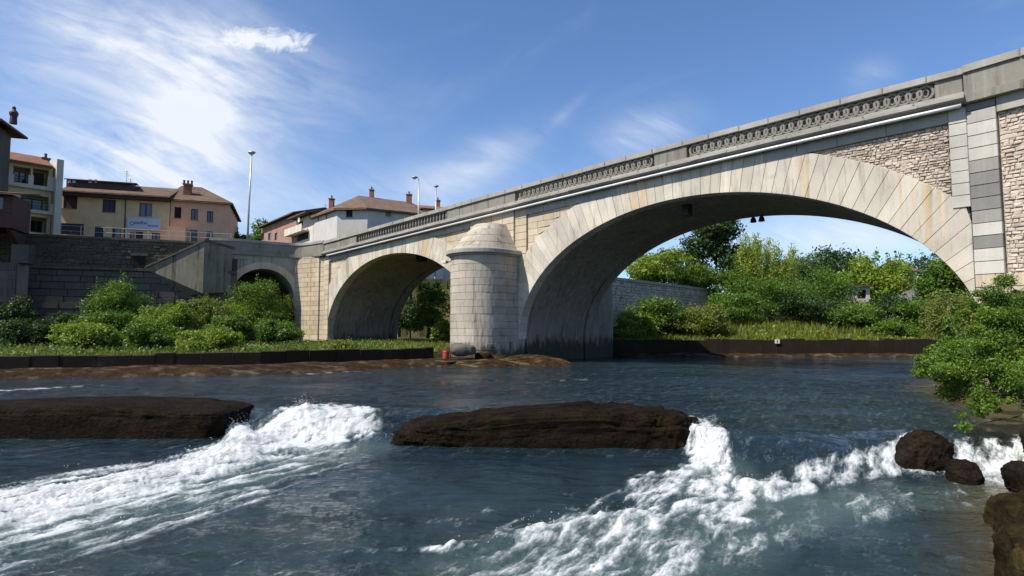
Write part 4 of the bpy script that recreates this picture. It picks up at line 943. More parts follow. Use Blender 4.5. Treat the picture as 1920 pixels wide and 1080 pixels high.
while z < 6.4:
    e = min(z + r.uniform(.42, .56), 6.45); u = 12.0 - (i % 2) * .5
    while u < QT.L - .3:
        w = r.uniform(.9, 1.9) if z > 3 else r.uniform(1.6, 2.6); b = min(u + w, QT.L)
        MB().polyblock(QT, [(u + .012, z + .012), (b - .012, z + .012), (b - .012, e - .012), (u + .012, e - .012)], -.28 + r.uniform(-.03, .03), .14, .03).build('ashlar_block', MT['quay'], bk_); u = b
    z = e; i += 1
u = 12.0
while u < QT.L - .3:
    b = min(u + r.uniform(1.2, 1.9), QT.L); MB().polyblock(QT, [(u + .01, 6.46), (b - .01, 6.46), (b - .01, 6.68), (u + .01, 6.68)], -.42, .14, .03).build('ledge_stone', MT['quay'], bk_); u = b
rubble(QT, 12.0, QT.L, lambda u: 6.7, lambda u: 8.9, 'rubble_masonry', MT['quayrub'], bk_, 33, hmin=.16, hmax=.3, wmin=.2, wmax=.6, of=.0, ob=.13, zr=(6.7, 8.9), proud=.07)
u = 12.0
while u < QT.L - .3:
    b = min(u + r.uniform(1.1, 1.7), QT.L); MB().polyblock(QT, [(u + .008, 8.88), (b - .008, 8.88), (b - .008, 9.06 + r.uniform(-.02, .02)), (u + .008, 9.06)], -.1, .5, .03).build('coping_stone', MT['quay'], bk_); u = b
# outfall opening
u0, z0 = QT.px(250, 503); u1, z1 = QT.px(273, 478)
op = MB(); op.box(lambda x, y, z: QT(x, z, y), u0, u1, -.09, -.02, z0 + .1, z1 - .1); op.build('outfall_opening', MT['darkopen'], bk_)
fr = MB(); fr.box(lambda x, y, z: QT(x, z, y), u0 - .2, u1 + .2, -.16, .0, z1 - .1, z1 + .12); fr.build('lintel', MT['quay'], bk_)
# projecting triangular stair bastion
def QP(x, y, o): u, z = QT.px(x, y); return QT(u, z, o)
ua, za = QT.px(276, 504); ub, zb = QT.px(372, 556); uc, zc = QT.px(440, 470); ud, zd = QT.px(392, 460); ue, ze = QT.px(432, 548)
bas = empty('stair_bastion', QT(ud, zb, -1), 'pale stained concrete wedge jutting from the quay wall beside the bridge', 'bastion')
zt_ = zd + .15
mb = MB(); P1, P2, P3 = QT(ua, za, -.3), QT(ud - .2, zt_, -1.2), QT(ud - .2, zb + .2, -1.2); P1b = QT(ua + .2, za - .15, -.3); P4, P5 = QT(uc - .1, zc + .1, -.3), QT(ue, ze, -.3); P6 = QT(ub - .6, zb + .05, -.3)
mb.add([P1, P1b, P6, P3, P2], [(0, 1, 2, 3, 4)]); mb.add([P2, P3, P5, P4], [(0, 1, 2, 3)]); mb.add([P1, P2, P4, QT(ud - .2, zt_, .1), QT(ua, za, .1)], [(0, 1, 2, 3, 4)]); mb.add([P6, P5, P3], [(0, 1, 2)]); mb.build('retaining_face', MT['oldconcrete'], bas)
mb = MB(); up = Vector((0, 0, .16))
A_, B_ = Vector(QT(ua - .1, za + .02, -.36)), Vector(QT(ud - .15, zt_ + .02, -1.3)); A2_, B2_ = Vector(QT(ua - .1, za + .02, -.05)), Vector(QT(ud - .1, zt_ + .02, -.9)); mb.hexa([A_, B_, B2_, A2_, A_ + up, B_ + up, B2_ + up, A2_ + up]); mb.build('sloping_coping', MT['quay'], bas)
mb = MB(); C_ = Vector(QT(uc, zc + .12, -.3)); C2_ = Vector(QT(uc, zc + .12, .0)); B3_ = Vector(QT(ud - .14, zt_ + .021, -1.3)); mb.hexa([B3_, C_, C2_, B2_, B3_ + up, C_ + up, C2_ + up, B2_ + up]); mb.build('sloping_coping', MT['quay'], bas)
# railing on the quay
rail = empty('quay_railing', QT(26, 9.06, .2), 'thin steel railing on top of the quay wall in front of the houses', 'railing')
u_l, _ = QT.px(105, 440); u_r, _ = QT.px(436, 450)
for zz in (9.45, 9.85): mb = MB(); mb.tube([QT(u_l, zz, .25), QT(u_r, zz, .25)], .018, 6); mb.build('rail', MT['steel'], rail)
for u in np.arange(u_l, u_r, 1.5): mb = MB(); mb.tube([QT(u, 9.0, .25), QT(u, 9.9, .25)], .025, 6); mb.build('post', MT['steel'], rail)
UT = line_T(UW[0], UW[2])
uwall = empty('retaining_wall', UT(UT.L / 2, 1.0), 'long rubble retaining wall behind the bridge, seen through the main arch', 'wall')
c_ = MB(); c_.quad(UT(0, .5, .12), UT(UT.L, .5, .12), UT(UT.L, 6.1, .12), UT(0, 6.1, .12)); c_ = c_.build('wall_core', MT['mortar'], uwall)
rubble(UT, 0, UT.L, lambda u: 1.0, lambda u: 6.0, 'rubble_masonry', MT['rubble'], c_, 35, hmin=.2, hmax=.34, wmin=.25, wmax=.6, of=.0, ob=.13, zr=(1.2, 6.0), proud=.06)
blocks_along(0, UT.L, 1.5, lambda u: 6.02, lambda u: 6.28, -.1, .5, 'coping_stone', MT['coping'], c_, 37, .03, T=UT)

# ------------------------------------------------------------------ houses
def facade(T, u0, u1, z0, z1, opens, mat, parent, depth=.18, name='wall'):
    mb = MB(); us = sorted({u0, u1, *[q for o in opens for q in (o[0], o[1])]}); zs = sorted({z0, z1, *[q for o in opens for q in (o[2], o[3])]})
    for a, b in zip(us[:-1], us[1:]):
        for c, d in zip(zs[:-1], zs[1:]):
            if any(o[0] - 1e-6 <= a and b <= o[1] + 1e-6 and o[2] - 1e-6 <= c and d <= o[3] + 1e-6 for o in opens): continue
            mb.quad(T(a, c), T(b, c), T(b, d), T(a, d))
    for a, b, c, d in [o[:4] for o in opens]:
        for p, q in (((a, c), (a, d)), ((a, d), (b, d)), ((b, d), (b, c)), ((b, c), (a, c))):
            mb.quad(T(p[0], p[1], 0), T(q[0], q[1], 0), T(q[0], q[1], depth), T(p[0], p[1], depth))
    return mb
def window(T, o, parent, fmat, depth=.13, mull=True, pane='glass', sill=True, shutter=None):
    a, b, c, d = o[:4]; B = lambda x, y, z: T(x, z, y)
    w = MB(); f = .07
    for q in ((a, a + f, c, d), (b - f, b, c, d), (a + f, b - f, d - f, d), (a + f, b - f, c, c + f)): w.box(B, q[0], q[1], depth - .04, depth + .03, q[2], q[3])
    if mull: m_ = (a + b) / 2; w.box(B, m_ - .04, m_ + .04, depth - .04, depth + .03, c + f, d - f)
    w = w.build('window', MT[fmat], parent)
    MB().quad(T(a, c, depth), T(b, c, depth), T(b, d, depth), T(a, d, depth)).build('pane', MT[pane], w)
    if sill: MB().box(B, a - .06, b + .06, -.07, .02, c - .07, c - .001).build('sill', MT['coping'], w)
    if shutter:
        n = max(4, int((d - c) / .12))
        for i in range(n): z = c + (d - c) * i / n; MB().box(B, a + .01, b - .01, depth - .09, depth - .05, z + .01, z + (d - c) / n - .012).build('shutter_slat', MT[shutter], w)
    return w
def prism_house(T, u0, u1, dep, z0, z1, opens, mat, root, depth=.18):
    mb = facade(T, u0, u1, z0, z1, opens, mat, root, depth)
    mb.quad(T(u0, z0, 0), T(u0, z1, 0), T(u0, z1, dep), T(u0, z0, dep)); mb.quad(T(u1, z0, 0), T(u1, z0, dep), T(u1, z1, dep), T(u1, z1, 0)); mb.quad(T(u0, z0, dep), T(u0, z1, dep), T(u1, z1, dep), T(u1, z0, dep))
    return mb.build('wall', mat, root)
def gable_roof(T, u0, u1, dep, ze, zr, over, mat, root, hl=0.0, hr=0.0, ends=.35):
    """ridge parallel to the facade; hl/hr hip inset at the ends."""
    m = dep / 2; t = .16
    e0, e1 = u0 - ends, u1 + ends; P = lambda u, z, o: T(u, z, o)
    vs = [P(e0, ze, -over), P(e1, ze, -over), P(e1, ze, dep + over), P(e0, ze, dep + over), P(e0 + hl, zr, m), P(e1 - hr, zr, m)]
    vs += [(v[0], v[1], v[2] - t) for v in vs]
    mb = MB().add(vs, [(0, 1, 5, 4), (2, 3, 4, 5), (3, 0, 4), (1, 2, 5), (6, 10, 11, 7), (8, 11, 10, 9), (9, 10, 6), (7, 11, 8), (0, 6, 7, 1), (1, 7, 8, 2), (2, 8, 9, 3), (3, 9, 6, 0)])
    r_ = mb.build('roof', mat, root); return r_
def chimney(T, u, o, z0, z1, w, root, mat='brick', pots=2):
    B = lambda x, y, z: T(x, z, y); c = MB().box(B, u - w / 2, u + w / 2, o - w / 2, o + w / 2, z0, z1).build('chimney', MT[mat], root)
    MB().box(B, u - w / 2 - .08, u + w / 2 + .08, o - w / 2 - .08, o + w / 2 + .08, z1, z1 + .12).build('chimney_cap', MT['brick'], c)
    for i in range(pots):
        x = u + (i - (pots - 1) / 2) * w * .5; p = T(x, z1 + .12, o); mb = MB(); mb.lathe(p, [(.11, 0), (.09, .3), (.12, .34), (.12, .4), (0, .42)], 10); mb.build('chimney_pot', MT['brown_wood'], c)
def antenna(T, u, o, z0, h, root, n=3):
    p = T(u, z0, o); mb = MB(); mb.tube([p, (p[0], p[1], p[2] + h)], .022, 5)
    for i in range(n): zz = p[2] + h - .12 - i * .22; mb.tube([(p[0] - .28, p[1], zz), (p[0] + .28, p[1], zz)], .012, 4)
    mb.build('antenna', MT['black_metal'], root)
def pxrect(T, x0, x1, y0, y1):
    xm, ym = (x0 + x1) / 2, (y0 + y1) / 2; a = T.px(x0, ym)[0]; b = T.px(x1, ym)[0]; c = T.px(xm, y1)[1]; d = T.px(xm, y0)[1]; return (a, b, c, d)

# beige house with the sign
T2 = line_T((-42.7, 55.0), (-34.1, 57.8)); h2 = empty('beige_house', T2(T2.L / 2, 7.95, 3), 'long ochre-yellow two-storey house with a pale sign and dark dormer band', 'house')
ops = [pxrect(T2, 119, 145, 365, 391), pxrect(T2, 192, 217, 374, 398), pxrect(T2, 261, 285, 381, 405), pxrect(T2, 109, 157, 419, 440), pxrect(T2, 177, 195, 425, 446), pxrect(T2, 210, 227, 427, 449), pxrect(T2, 243, 252, 436, 456), pxrect(T2, 254, 268, 435, 458), pxrect(T2, 284, 300, 437, 456)]
ze2 = T2.px(112, 361)[1]
prism_house(T2, 0, T2.L, 8, 7.9, ze2, ops, MT['stucco_yellow'], h2)
window(T2, ops[0], h2, 'red_wood', shutter='shutter'); window(T2, ops[1], h2, 'red_wood'); window(T2, ops[2], h2, 'brown_wood')
window(T2, ops[3], h2, 'brown_wood', sill=False); window(T2, ops[4], h2, 'brown_wood', mull=False, sill=False); window(T2, ops[5], h2, 'brown_wood', mull=False, sill=False); window(T2, ops[6], h2, 'brown_wood', mull=False, sill=False)
MB().box(lambda x, y, z: T2(x, z, y), ops[7][0], ops[7][1], .1, .16, ops[7][2], ops[7][3]).build('door', MT['brown_wood'], h2); window(T2, ops[8], h2, 'brown_wood', sill=False)
rf2 = gable_roof(T2, 0, T2.L, 8, ze2 + .12, ze2 + 1.95, .75, MT['roof_brown'], h2, ends=.1)
MB().box(lambda x, y, z: T2(x, z, y), -.05, T2.L + .05, -.62, -.02, ze2 - .32, ze2 - .03).build('eaves_board', MT['red_wood'], h2)
dr_ = MB(); ud1 = T2.px(243, 345)[0]; dr_.box(lambda x, y, z: T2(x, z, y), -.1, ud1, 1.0, 3.9, ze2 + .35, ze2 + 1.55); dr_.add([T2(-.2, ze2 + 1.56, .7), T2(ud1 + .4, ze2 + 1.56, .7), T2(ud1 - .2, ze2 + 2.0, 4), T2(-.2, ze2 + 2.0, 4), T2(-.2, ze2 + 1.46, .7), T2(ud1 + .4, ze2 + 1.46, .7)], [(0, 1, 2, 3), (4, 5, 1, 0)])
dr_ = dr_.build('dormer', MT['brown_wood'], h2)
for x0, x1 in ((127, 133), (136, 142), (166, 173), (177, 182)):
    q = line_T(T2(0, 0, .98)[:2], T2(T2.L, 0, .98)[:2]); a, b, c, d = pxrect(q, x0, x1, 336, 343); MB().box(lambda x, y, z: q(x, z, y), a, b, -.02, .01, c, d).build('dormer_window', MT['lampglass'], dr_)
# sign with its lettering
a, b, c, d = pxrect(T2, 239, 302, 409, 432); sg = MB().box(lambda x, y, z: T2(x, z, y), a, b, -.16, -.06, c, d).build('shop_sign', MT['white_paint'], h2); tag(sg, 'pale blue-white rectangular sign with blurred blue lettering')
MT['sign_pale'] = plain('sign_pale_blue', (.50, .56, .66), .6, var=.08); sg.data.materials[0] = MT['sign_pale']
MT['sign_blue'] = plain('sign_blue', (.10, .14, .26), .6, var=.1)
# the lettering is too blurred to read in the photograph: only its rows of marks are built
rs = random.Random(4); wd, ht = b - a, d - c
def marks(u0, u1, z0, h):
    u = u0
    while u < u1:
        w = rs.uniform(.05, .13); zj = rs.uniform(-.04, .03); hh = h * rs.uniform(.55, 1.0)
        MB().box(lambda x, y, z: T2(x, z, y), u, u + w, -.172, -.161, z0 + zj, z0 + zj + hh).build('sign_mark', MT['sign_blue'], sg); u += w + rs.uniform(.03, .07)
marks(a + wd * .22, a + wd * .60, c + ht * .50, ht * .22); marks(a + wd * .62, a + wd * .92, c + ht * .34, ht * .12)
mb = MB(); cx, cz = a + .42, (c + d) / 2; mb.add([T2(cx + .2 * math.cos(q) * k_, cz + .2 * math.sin(q) * k_, -.165) for k_ in (.7, 1) for q in np.linspace(0, 2 * math.pi, 17)[:-1]], [(i, (i + 1) % 16, 16 + (i + 1) % 16, 16 + i) for i in range(16)]); mb.build('sign_emblem', MT['sign_blue'], sg)
mb = MB(); mb.tube([T2(T2.px(236, 370)[0], ze2, -.06), T2(T2.px(234, 450)[0], 8, -.06)], .045, 6); mb.build('downpipe', MT['shutter'], h2)
antenna(T2, T2.px(216, 330)[0], 3.5, ze2 + 1.7, 1.7, h2); antenna(T2, T2.px(221, 330)[0], 4.0, ze2 + 1.7, 1.0, h2, 2)
# salmon house
T3_ = line_T((-34.05, 57.85), (-29.1, 59.7)); h3 = empty('salmon_house', T3_(T3_.L / 2, 7.95, 4), 'salmon pink house with a brown hipped roof and brick chimney', 'house')
ops = [pxrect(T3_, 327, 340, 388, 409), pxrect(T3_, 358, 371, 392, 412), pxrect(T3_, 388, 400, 396, 416), pxrect(T3_, 355, 370, 431, 454), pxrect(T3_, 387, 399, 434, 456)]
ze3 = T3_.px(380, 379)[1]; prism_house(T3_, 0, T3_.L, 10, 7.9, ze3, ops, MT['stucco_pink'], h3)
window(T3_, ops[0], h3, 'brown_wood', pane='darkopen', mull=False); window(T3_, ops[1], h3, 'brown_wood'); window(T3_, ops[2], h3, 'brown_wood'); window(T3_, ops[3], h3, 'grey_shutter', shutter='grey_shutter', sill=False); window(T3_, ops[4], h3, 'grey_shutter', shutter='grey_shutter', sill=False)
gable_roof(T3_, -.2, T3_.L, 10, ze3 + .05, ze3 + 2.6, .35, MT['roof_brown'], h3, hl=.6, hr=3.6)
chimney(T3_, T3_.px(346, 360)[0], 1.8, ze3 + .5, T3_.px(346, 340)[1], .7, h3, pots=3)
pa = pxrect(T2, 303, 314, 428, 455); MB().box(lambda x, y, z: T3_(x, z, y), .0, T3_.px(353, 440)[0], -1.6, -.001, 7.9, T3_.px(335, 430)[1]).build('porch', MT['stucco_pink'], h3)
MB().box(lambda x, y, z: T3_(x, z, y), .25, 1.1, -1.63, -1.58, 8.0, 9.5).build('porch_window', MT['glass'], h3)
# cream apartment house with loggias
T1 = line_T((-41.2, 47.2), (-39.4, 50.3)); T1 = line_T((-42.6, 46.6), (-39.2, 50.5)); h1 = empty('apartment_house', T1(T1.L / 2, 7.95, 3), 'cream apartment house with stacked loggia balconies and red tiled roof', 'house')
a0 = T1.px(14, 330)[0]; a1_ = T1.px(99, 330)[0]; ze1 = T1.px(60, 309)[1]
opA = [pxrect(T1, 24, 57, 313, 350), pxrect(T1, 61, 91, 317, 354), pxrect(T1, 38, 91, 366, 398), pxrect(T1, 57, 88, 407, 436)]
facade(T1, a0 - 1, a1_, 7.9, ze1, opA, None, None, depth=1.2).build('wall', MT['stucco_cream'], h1)
MB().quad(T1(a0 - 1, 7.9, 1.2), T1(a1_, 7.9, 1.2), T1(a1_, ze1, 1.2), T1(a0 - 1, ze1, 1.2)).build('loggia_back', MT['stucco_cream'], h1)
for q, pn in zip(opA, ('glass', 'shutter', 'glass', 'darkopen')):
    w_ = (q[1] - q[0]); i_ = (q[0] + w_ * .12, q[1] - w_ * .12, q[2] + .02, q[3] - .15); D1 = lambda u, z, o=0.0: T1(u, z, o + 1.0); window(D1, i_, h1, 'brown_wood', pane=pn, sill=False)
for (x0, x1, y0, y1) in ((13, 25, 327, 346), (52, 62, 329, 349), (88, 104, 333, 353), (92, 103, 383, 403)):
    a, b, c, d = pxrect(T1, x0, x1, y0, y1); MB().box(lambda x, y, z: T1(x, z, y), a, b, -.25, .02, c, d).build('balcony_pier', MT['stucco_pale'], h1)
for y0, y1, x0 in ((347, 354, 12), (396, 402, 55)):
    a, b, c, d = pxrect(T1, x0, 104, y0, y1); MB().box(lambda x, y, z: T1(x, z, y), a, b, -.35, .05, c, d).build('balcony_slab', MT['stucco_pale'], h1)
for q in (opA[0], opA[1], opA[2]):
    for zz in (.35, .6, .85): mb = MB(); mb.tube([T1(q[0], q[2] + zz, -.05), T1(q[1], q[2] + zz, -.05)], .02, 5); mb.build('balcony_rail', MT['black_metal'], h1)
a, b, c, d = pxrect(T1, 99, 112, 296, 440); MB().box(lambda x, y, z: T1(x, z, y), a, b, -.9, 6, 7.9, T1.px(105, 302)[1]).build('party_wall', MT['stucco_pale'], h1)
gable_roof(T1, a0 - 1, a1_ - .1, 6, ze1 + .08, ze1 + 1.5, .5, MT['roof_red'], h1, ends=.0); chimney(T1, T1.px(96, 300)[0], 2.2, ze1 + .6, T1.px(96, 290)[1], .5, h1, pots=1)
# dark stone tower house at the edge
T0 = line_T((-46, 39.2), (-36.6, 42.7)); h0 = empty('stone_tower_house', T0(T0.L - 2, 7.95, 2), 'tall dark stone house with deep overhanging eaves and round-topped chimney', 'house')
ur = line_T(T0(0, 0, 3)[:2], T0(T0.L, 0, 3)[:2]).px(17, 320)[0]; zt0 = T0.px(10, 231)[1]; prism_house(T0, ur - 6, ur, 3, 7.0, zt0, [], MT['quay'], h0)
gable_roof(T0, ur - 6, ur, 3, zt0 + .1, zt0 + .8, .8, MT['roof_brown'], h0, hl=1.6, hr=1.6, ends=.8)
ch = MB(); pc = T0(T0.px(14, 215)[0], zt0 + .3, 1.0); ch.lathe(pc, [(.24, 0), (.22, .55), (.28, .7), (.29, .85), (.18, 1.0), (.11, 1.1), (.13, 1.25), (.05, 1.35), (0, 1.37)], 14); ch.build('chimney', MT['brown_wood'], h0)
# glazed veranda hanging over the quay
TV = line_T((-44, 35.6), (-33.0, 39.8)); hv = empty('glazed_veranda', TV(TV.L - 2, 8, 2), 'dark glazed veranda with oxblood panels overhanging the quay', 'veranda')
ur = line_T(TV(0, 0, 3)[:2], TV(TV.L, 0, 3)[:2]).px(57, 400)[0]; zb_, zt_ = TV.px(40, 428)[1], TV.px(40, 366)[1]; zp = TV.px(30, 397)[1]
ops = [(ur - .35 - 1.15 * (i + 1), ur - .35 - 1.15 * i - .12, zp + .08, zt_ - .1) for i in range(5)]
prism_house(TV, ur - 7, ur, 3.0, zb_, zt_, ops, MT['red_wood'], hv, .12)
for q in ops: window(TV, q, hv, 'brown_wood', depth=.1, sill=False)
MB().box(lambda x, y, z: TV(x, z, y), ur - 7, ur + .03, -.05, -.002, zp - .06, zp + .05).build('sill_beam', MT['brown_wood'], hv)
mb = MB().add([TV(ur - 7.2, zt_ + .02, -.6), TV(ur + .5, zt_ + .02, -.6), TV(ur + .5, zt_ + .75, 3.1), TV(ur - 7.2, zt_ + .75, 3.1), TV(ur - 7.2, zt_ - .1, -.6), TV(ur + .5, zt_ - .1, -.6), TV(ur + .5, zt_ + .6, 3.1), TV(ur - 7.2, zt_ + .6, 3.1)], [(0, 1, 2, 3), (7, 6, 5, 4), (0, 4, 5, 1), (1, 5, 6, 2), (2, 6, 7, 3), (3, 7, 4, 0)]); mb.build('roof', MT['roof_brown'], hv)
for i in range(4): x = ur - .3 - i * 2.1; mb = MB(); mb.hexa([TV(x - .12, zb_ - 1.3, 2.6), TV(x + .12, zb_ - 1.3, 2.6), TV(x + .12, zb_ - 1.3, 2.95), TV(x - .12, zb_ - 1.3, 2.95), TV(x - .12, zb_ - .01, .3), TV(x + .12, zb_ - .01, .3), TV(x + .12, zb_ - .01, 2.95), TV(x - .12, zb_ - .01, 2.95)]); mb.build('bracket', MT['brown_wood'], hv)
# pale ashlar buttress below it
TB = line_T((-44, 37.0), (-32.5, 41.4)); bt = empty('buttress', TB(8, .8, .5), 'pale ashlar buttress under the glazed veranda', 'buttress')
TBb = line_T(TB(0, 0, 2.2)[:2], TB(TB.L, 0, 2.2)[:2]); x0, x1 = TB.px(-60, 560)[0], TBb.px(52, 560)[0]; z = 1.0; i = 0; zt_ = TB.px(20, 492)[1]
MB().box(lambda x, y, z: TB(x, z, y), x0, x1 - .03, .05, 2.2, .6, zt_ - .02).build('buttress_core', MT['mortar'], bt)
while z < zt_ - .1:
    e = min(z + .62, zt_); u = x0
    while u < x1 - .05:
        b = min(u + r.uniform(.9, 1.7), x1); MB().polyblock(TB, [(u + .01, z + .01), (b - .01, z + .01), (b - .01, e - .01), (u + .01, e - .01)], r.uniform(-.02, .02), .2, .025).build('ashlar_block', MT['quay'], bt); u = b
    z = e; i += 1
a, b, c, d = pxrect(TB, 17, 50, 457, 491); MB().box(lambda x, y, z: TB(x, z, y), a, b, .3, 1.4, zt_ + .01, d).build('pedestal', MT['quay'], bt)

# grey hip-roofed building behind the bridge end
pl = [(-27.5, 80.5), (-22.6, 75.0), (-18.6, 74.7), (-12.6, 78.2), (-9.5, 80.2), (-13, 92), (-27, 94)]
h4 = empty('grey_house', (-18, 82, 7.95), 'grey-white polygonal house with a reddish hipped roof behind the bridge', 'house'); ze4 = 17.25
fac_open = {0: [(595.5, 598, 406, 414), (611, 613.5, 401, 410)], 1: [(649, 661, 394, 407)], 2: [(722, 735, 395, 407)]}
for i in range(len(pl)):
    A_, B_ = pl[i], pl[(i + 1) % len(pl)]; T = line_T(A_, B_)
    if i < 4:
        op = [pxrect(T, *q) for q in fac_open.get(i, [])]; w_ = facade(T, 0, T.L, 7.9, ze4, op, None, None).build('wall', MT['stucco_grey'], h4)
        for q in op: window(T, q, h4, 'brown_wood' if i != 2 else 'white_paint', mull=i == 1, pane='darkopen' if i < 2 else 'grey_shutter', sill=i > 0)
        if i in (1, 2): MB().box(lambda x, y, z: T(x, z, y), .02, T.L - .02, -.012, -.002, ze4 - 1.25, ze4 - .02).build('painted_band', MT['grey_shutter'], h4) if False else None
    else: MB().quad((*A_, 7.9), (*B_, 7.9), (*B_, ze4), (*A_, ze4)).build('wall', MT['stucco_grey'], h4)
cen = np.mean(np.array(pl), 0); ev = [tuple(cen + (np.array(p) - cen) * 1.07) for p in pl]
rA = np.array(aty(673, 360, 82.0)); rB = np.array(aty(768, 372, 86.0)); RA = (rA[0], 82.0, rA[1] - .5); RB_ = (rB[0], 86.0, rA[1] - .6)
vs = [(*p, ze4 + .12) for p in ev] + [RA, RB_] + [(*p, ze4 - .12) for p in ev]
MB().add(vs, [(0, 1, 7), (1, 2, 7), (2, 3, 8, 7), (3, 4, 8), (4, 5, 8), (5, 6, 7, 8), (6, 0, 7)] + [(9 + i, 9 + (i + 1) % 7, (i + 1) % 7, i) for i in range(7)] + [tuple(range(15, 8, -1))]).build('roof', MT['roof_tan'], h4)
gT = line_T((-30, 83), (-8, 83))
for px_, y0, y1, o_, w_ in ((697, 378, 357, 0, .55), (622, 388, 374, -4, .6), (767, 380, 366, 2, .7), (821, 388, 377, 2, .6)):
    q = line_T((-30, 83 + o_), (-4, 83 + o_)); u, zt1 = q.px(px_, y1); chimney(q, u, 0, q.px(px_, y0)[1] - .8, zt1, w_, h4, pots=1)
# lower wing with reddish roof at right
q = line_T((-12.4, 80.5), (-4.5, 84)); hw = empty('low_annex', q(3, 7.95, 3), 'lower annex with terracotta roof adjoining the grey hip-roofed house', 'house'); prism_house(q, 0, q.L, 6, 7.9, q.px(790, 392)[1], [], MT['stucco_grey'], hw); gable_roof(q, 0, q.L, 6, q.px(790, 390)[1], q.px(790, 376)[1], .4, MT['roof_red'], hw)
# street row: cream house with balcony, faded red house
T5 = line_T((-31.6, 85.5), (-27.6, 80.7)); h5 = empty('row_house', T5(3, 7.95, 4), 'narrow cream row house with a covered balcony', 'house')
ze5 = T5.px(560, 411)[1]; ops = [pxrect(T5, 531, 536, 426, 434), pxrect(T5, 560, 568, 414, 424), pxrect(T5, 548, 578, 438, 452)]
prism_house(T5, 0, T5.L, 8, 7.9, ze5, ops, MT['stucco_pale'], h5); [window(T5, o, h5, 'brown_wood', mull=False, pane='darkopen', sill=False) for o in ops]
gable_roof(T5, 0, T5.L, 8, ze5 + .1, ze5 + 1.2, 1.3, MT['roof_tan'], h5)
a, b, c, d = pxrect(T5, 547, 580, 424, 437); MB().box(lambda x, y, z: T5(x, z, y), a, b, -1.1, -.02, c - .18, c).build('balcony_slab', MT['stucco_pale'], h5)
for i, (a_, b_) in enumerate(zip(np.linspace(a, b, 6)[:-1], np.linspace(a, b, 6)[1:])): MB().box(lambda x, y, z: T5(x, z, y), a_ + .03, b_ - .03, -1.1, -1.04, c, d - .2).build('balcony_panel', MT['stucco_pale'], h5)
mb = MB(); p = T5.px(576, 414); mb.add([T5(p[0] + .35 * math.cos(w), p[1] + .35 * math.sin(w), -1.2) for w in np.linspace(0, 2 * math.pi, 15)[:-1]] + [T5(p[0], p[1], -1.05)], [(i, (i + 1) % 14, 14) for i in range(14)]); mb.build('satellite_dish', MT['white_paint'], h5)
antenna(T5, .5, 4, ze5 + 1.0, 1.8, h5); antenna(T5, 2.4, 4, ze5 + 1.0, 1.9, h5)
T6 = line_T((-42, 98), (-31.7, 85.6)); h6 = empty('row_house', T6(5, 7.95, 4), 'long faded red row house under one dark roof edge', 'house'); ze6 = T6.px(505, 422)[1]
ops = [pxrect(T6, x, x + 5, 437, 450) for x in (490, 503, 515)]; prism_house(T6, 0, T6.L, 8, 7.9, ze6, ops, MT['stucco_red'], h6); [window(T6, o, h6, 'brown_wood', mull=False, sill=False) for o in ops]; gable_roof(T6, 0, T6.L, 8, ze6 + .1, ze6 + 1.4, .8, MT['roof_brown'], h6)
# distant house and hut upstream
q = line_T((50.2, 74.5), (53.0, 74.5)); q = line_T(((1690 - 960) / F * 74, 74), ((1722 - 960) / F * 74, 74)); hh = empty('grey_cottage', q(1, 1.6, 2), 'grey stone cottage gable among the trees upstream', 'house')
zt1 = q.px(1708, 508)[1]; op = [pxrect(q, 1704, 1710, 518, 526)]; prism_house(q, 0, q.L, 6, 1.2, zt1, op, MT['quoin'], hh); window(q, op[0], hh, 'white_paint', mull=False); gable_roof(q, 0, q.L, 6, zt1 + .05, zt1 + 1.0, .3, MT['roof_tan'], hh)
q = line_T(((1584 - 960) / F * 58, 58), ((1632 - 960) / F * 58, 58)); hu = empty('garden_hut', q(1, 1.6, 1), 'small flat-roofed white hut half hidden by shrubs upstream', 'hut'); zt1 = q.px(1600, 538)[1]
op = [pxrect(q, 1608, 1624, 543, 560)]; prism_house(q, 0, q.L, 1.0, 1.2, zt1, op, MT['stucco_pale'], hu); window(q, op[0], hu, 'brown_wood', pane='darkopen', sill=False, mull=False); MB().box(lambda x, y, z: q(x, z, y), -.15, q.L + .15, -.3, 1.2, zt1, zt1 + .15).build('roof', MT['roof_brown'], hu)

# ------------------------------------------------------------------ street lamps
def lamp(px0, py0, px1, py1, Y, zb, label, head=1, arm=.0):
    xb, z0 = aty(px0, py0, Y); xt, z1 = aty(px1, py1, Y); t = empty('street_lamp', (xb, Y, zb), label, 'street lamp', 'street lamps along the bridge road')
    mb = MB(); mb.tube([(xb, Y, zb), (xb * .7 + xt * .3, Y, zb + (z1 - zb) * .5), (xt, Y, z1)], [.10, .08, .055], 10); mb.build('pole', MT['steel'], t, smooth=True)
    mb = MB(); mb.lathe((xb, Y, zb), [(.18, 0), (.18, .06), (.12, .1), (.12, .5), (.1, .55)], 12); mb.build('base', MT['steel'], t)
    mb = MB()
    if arm: mb.tube([(xt, Y, z1), (xt + arm, Y, z1 + .1)], .045, 8); mb.build('arm', MT['steel'], t)
    hx = xt + arm; mb = MB(); mb.lathe((hx, Y, z1 + .08), [(.0, -.16), (.12, -.15), (.3, -.06), (.36, .02), (.3, .1), (.12, .16), (0, .17)], 16, 1.0, .6); mb.build('lamp_head', MT['lamp_head'], t, smooth=True)
    mb = MB(); mb.lathe((hx, Y, z1 - .07), [(.0, -.06), (.16, -.04), (.2, .02), (0, .03)], 14, 1.0, .6); mb.build('lens', MT['lampglass'], t, smooth=True)
lamp(464, 447, 472, 288, 50.6, 7.95, 'tall grey street lamp with oval head at the left end of the bridge')
lamp(785, 400, 785, 334, 64, 8.6, 'grey street lamp with short side arm beyond the middle of the land arch', arm=-.45)
lamp(817, 380, 818, 350, 78, 8.2, 'thin street lamp partly hidden behind the bridge parapet, shortest in view')

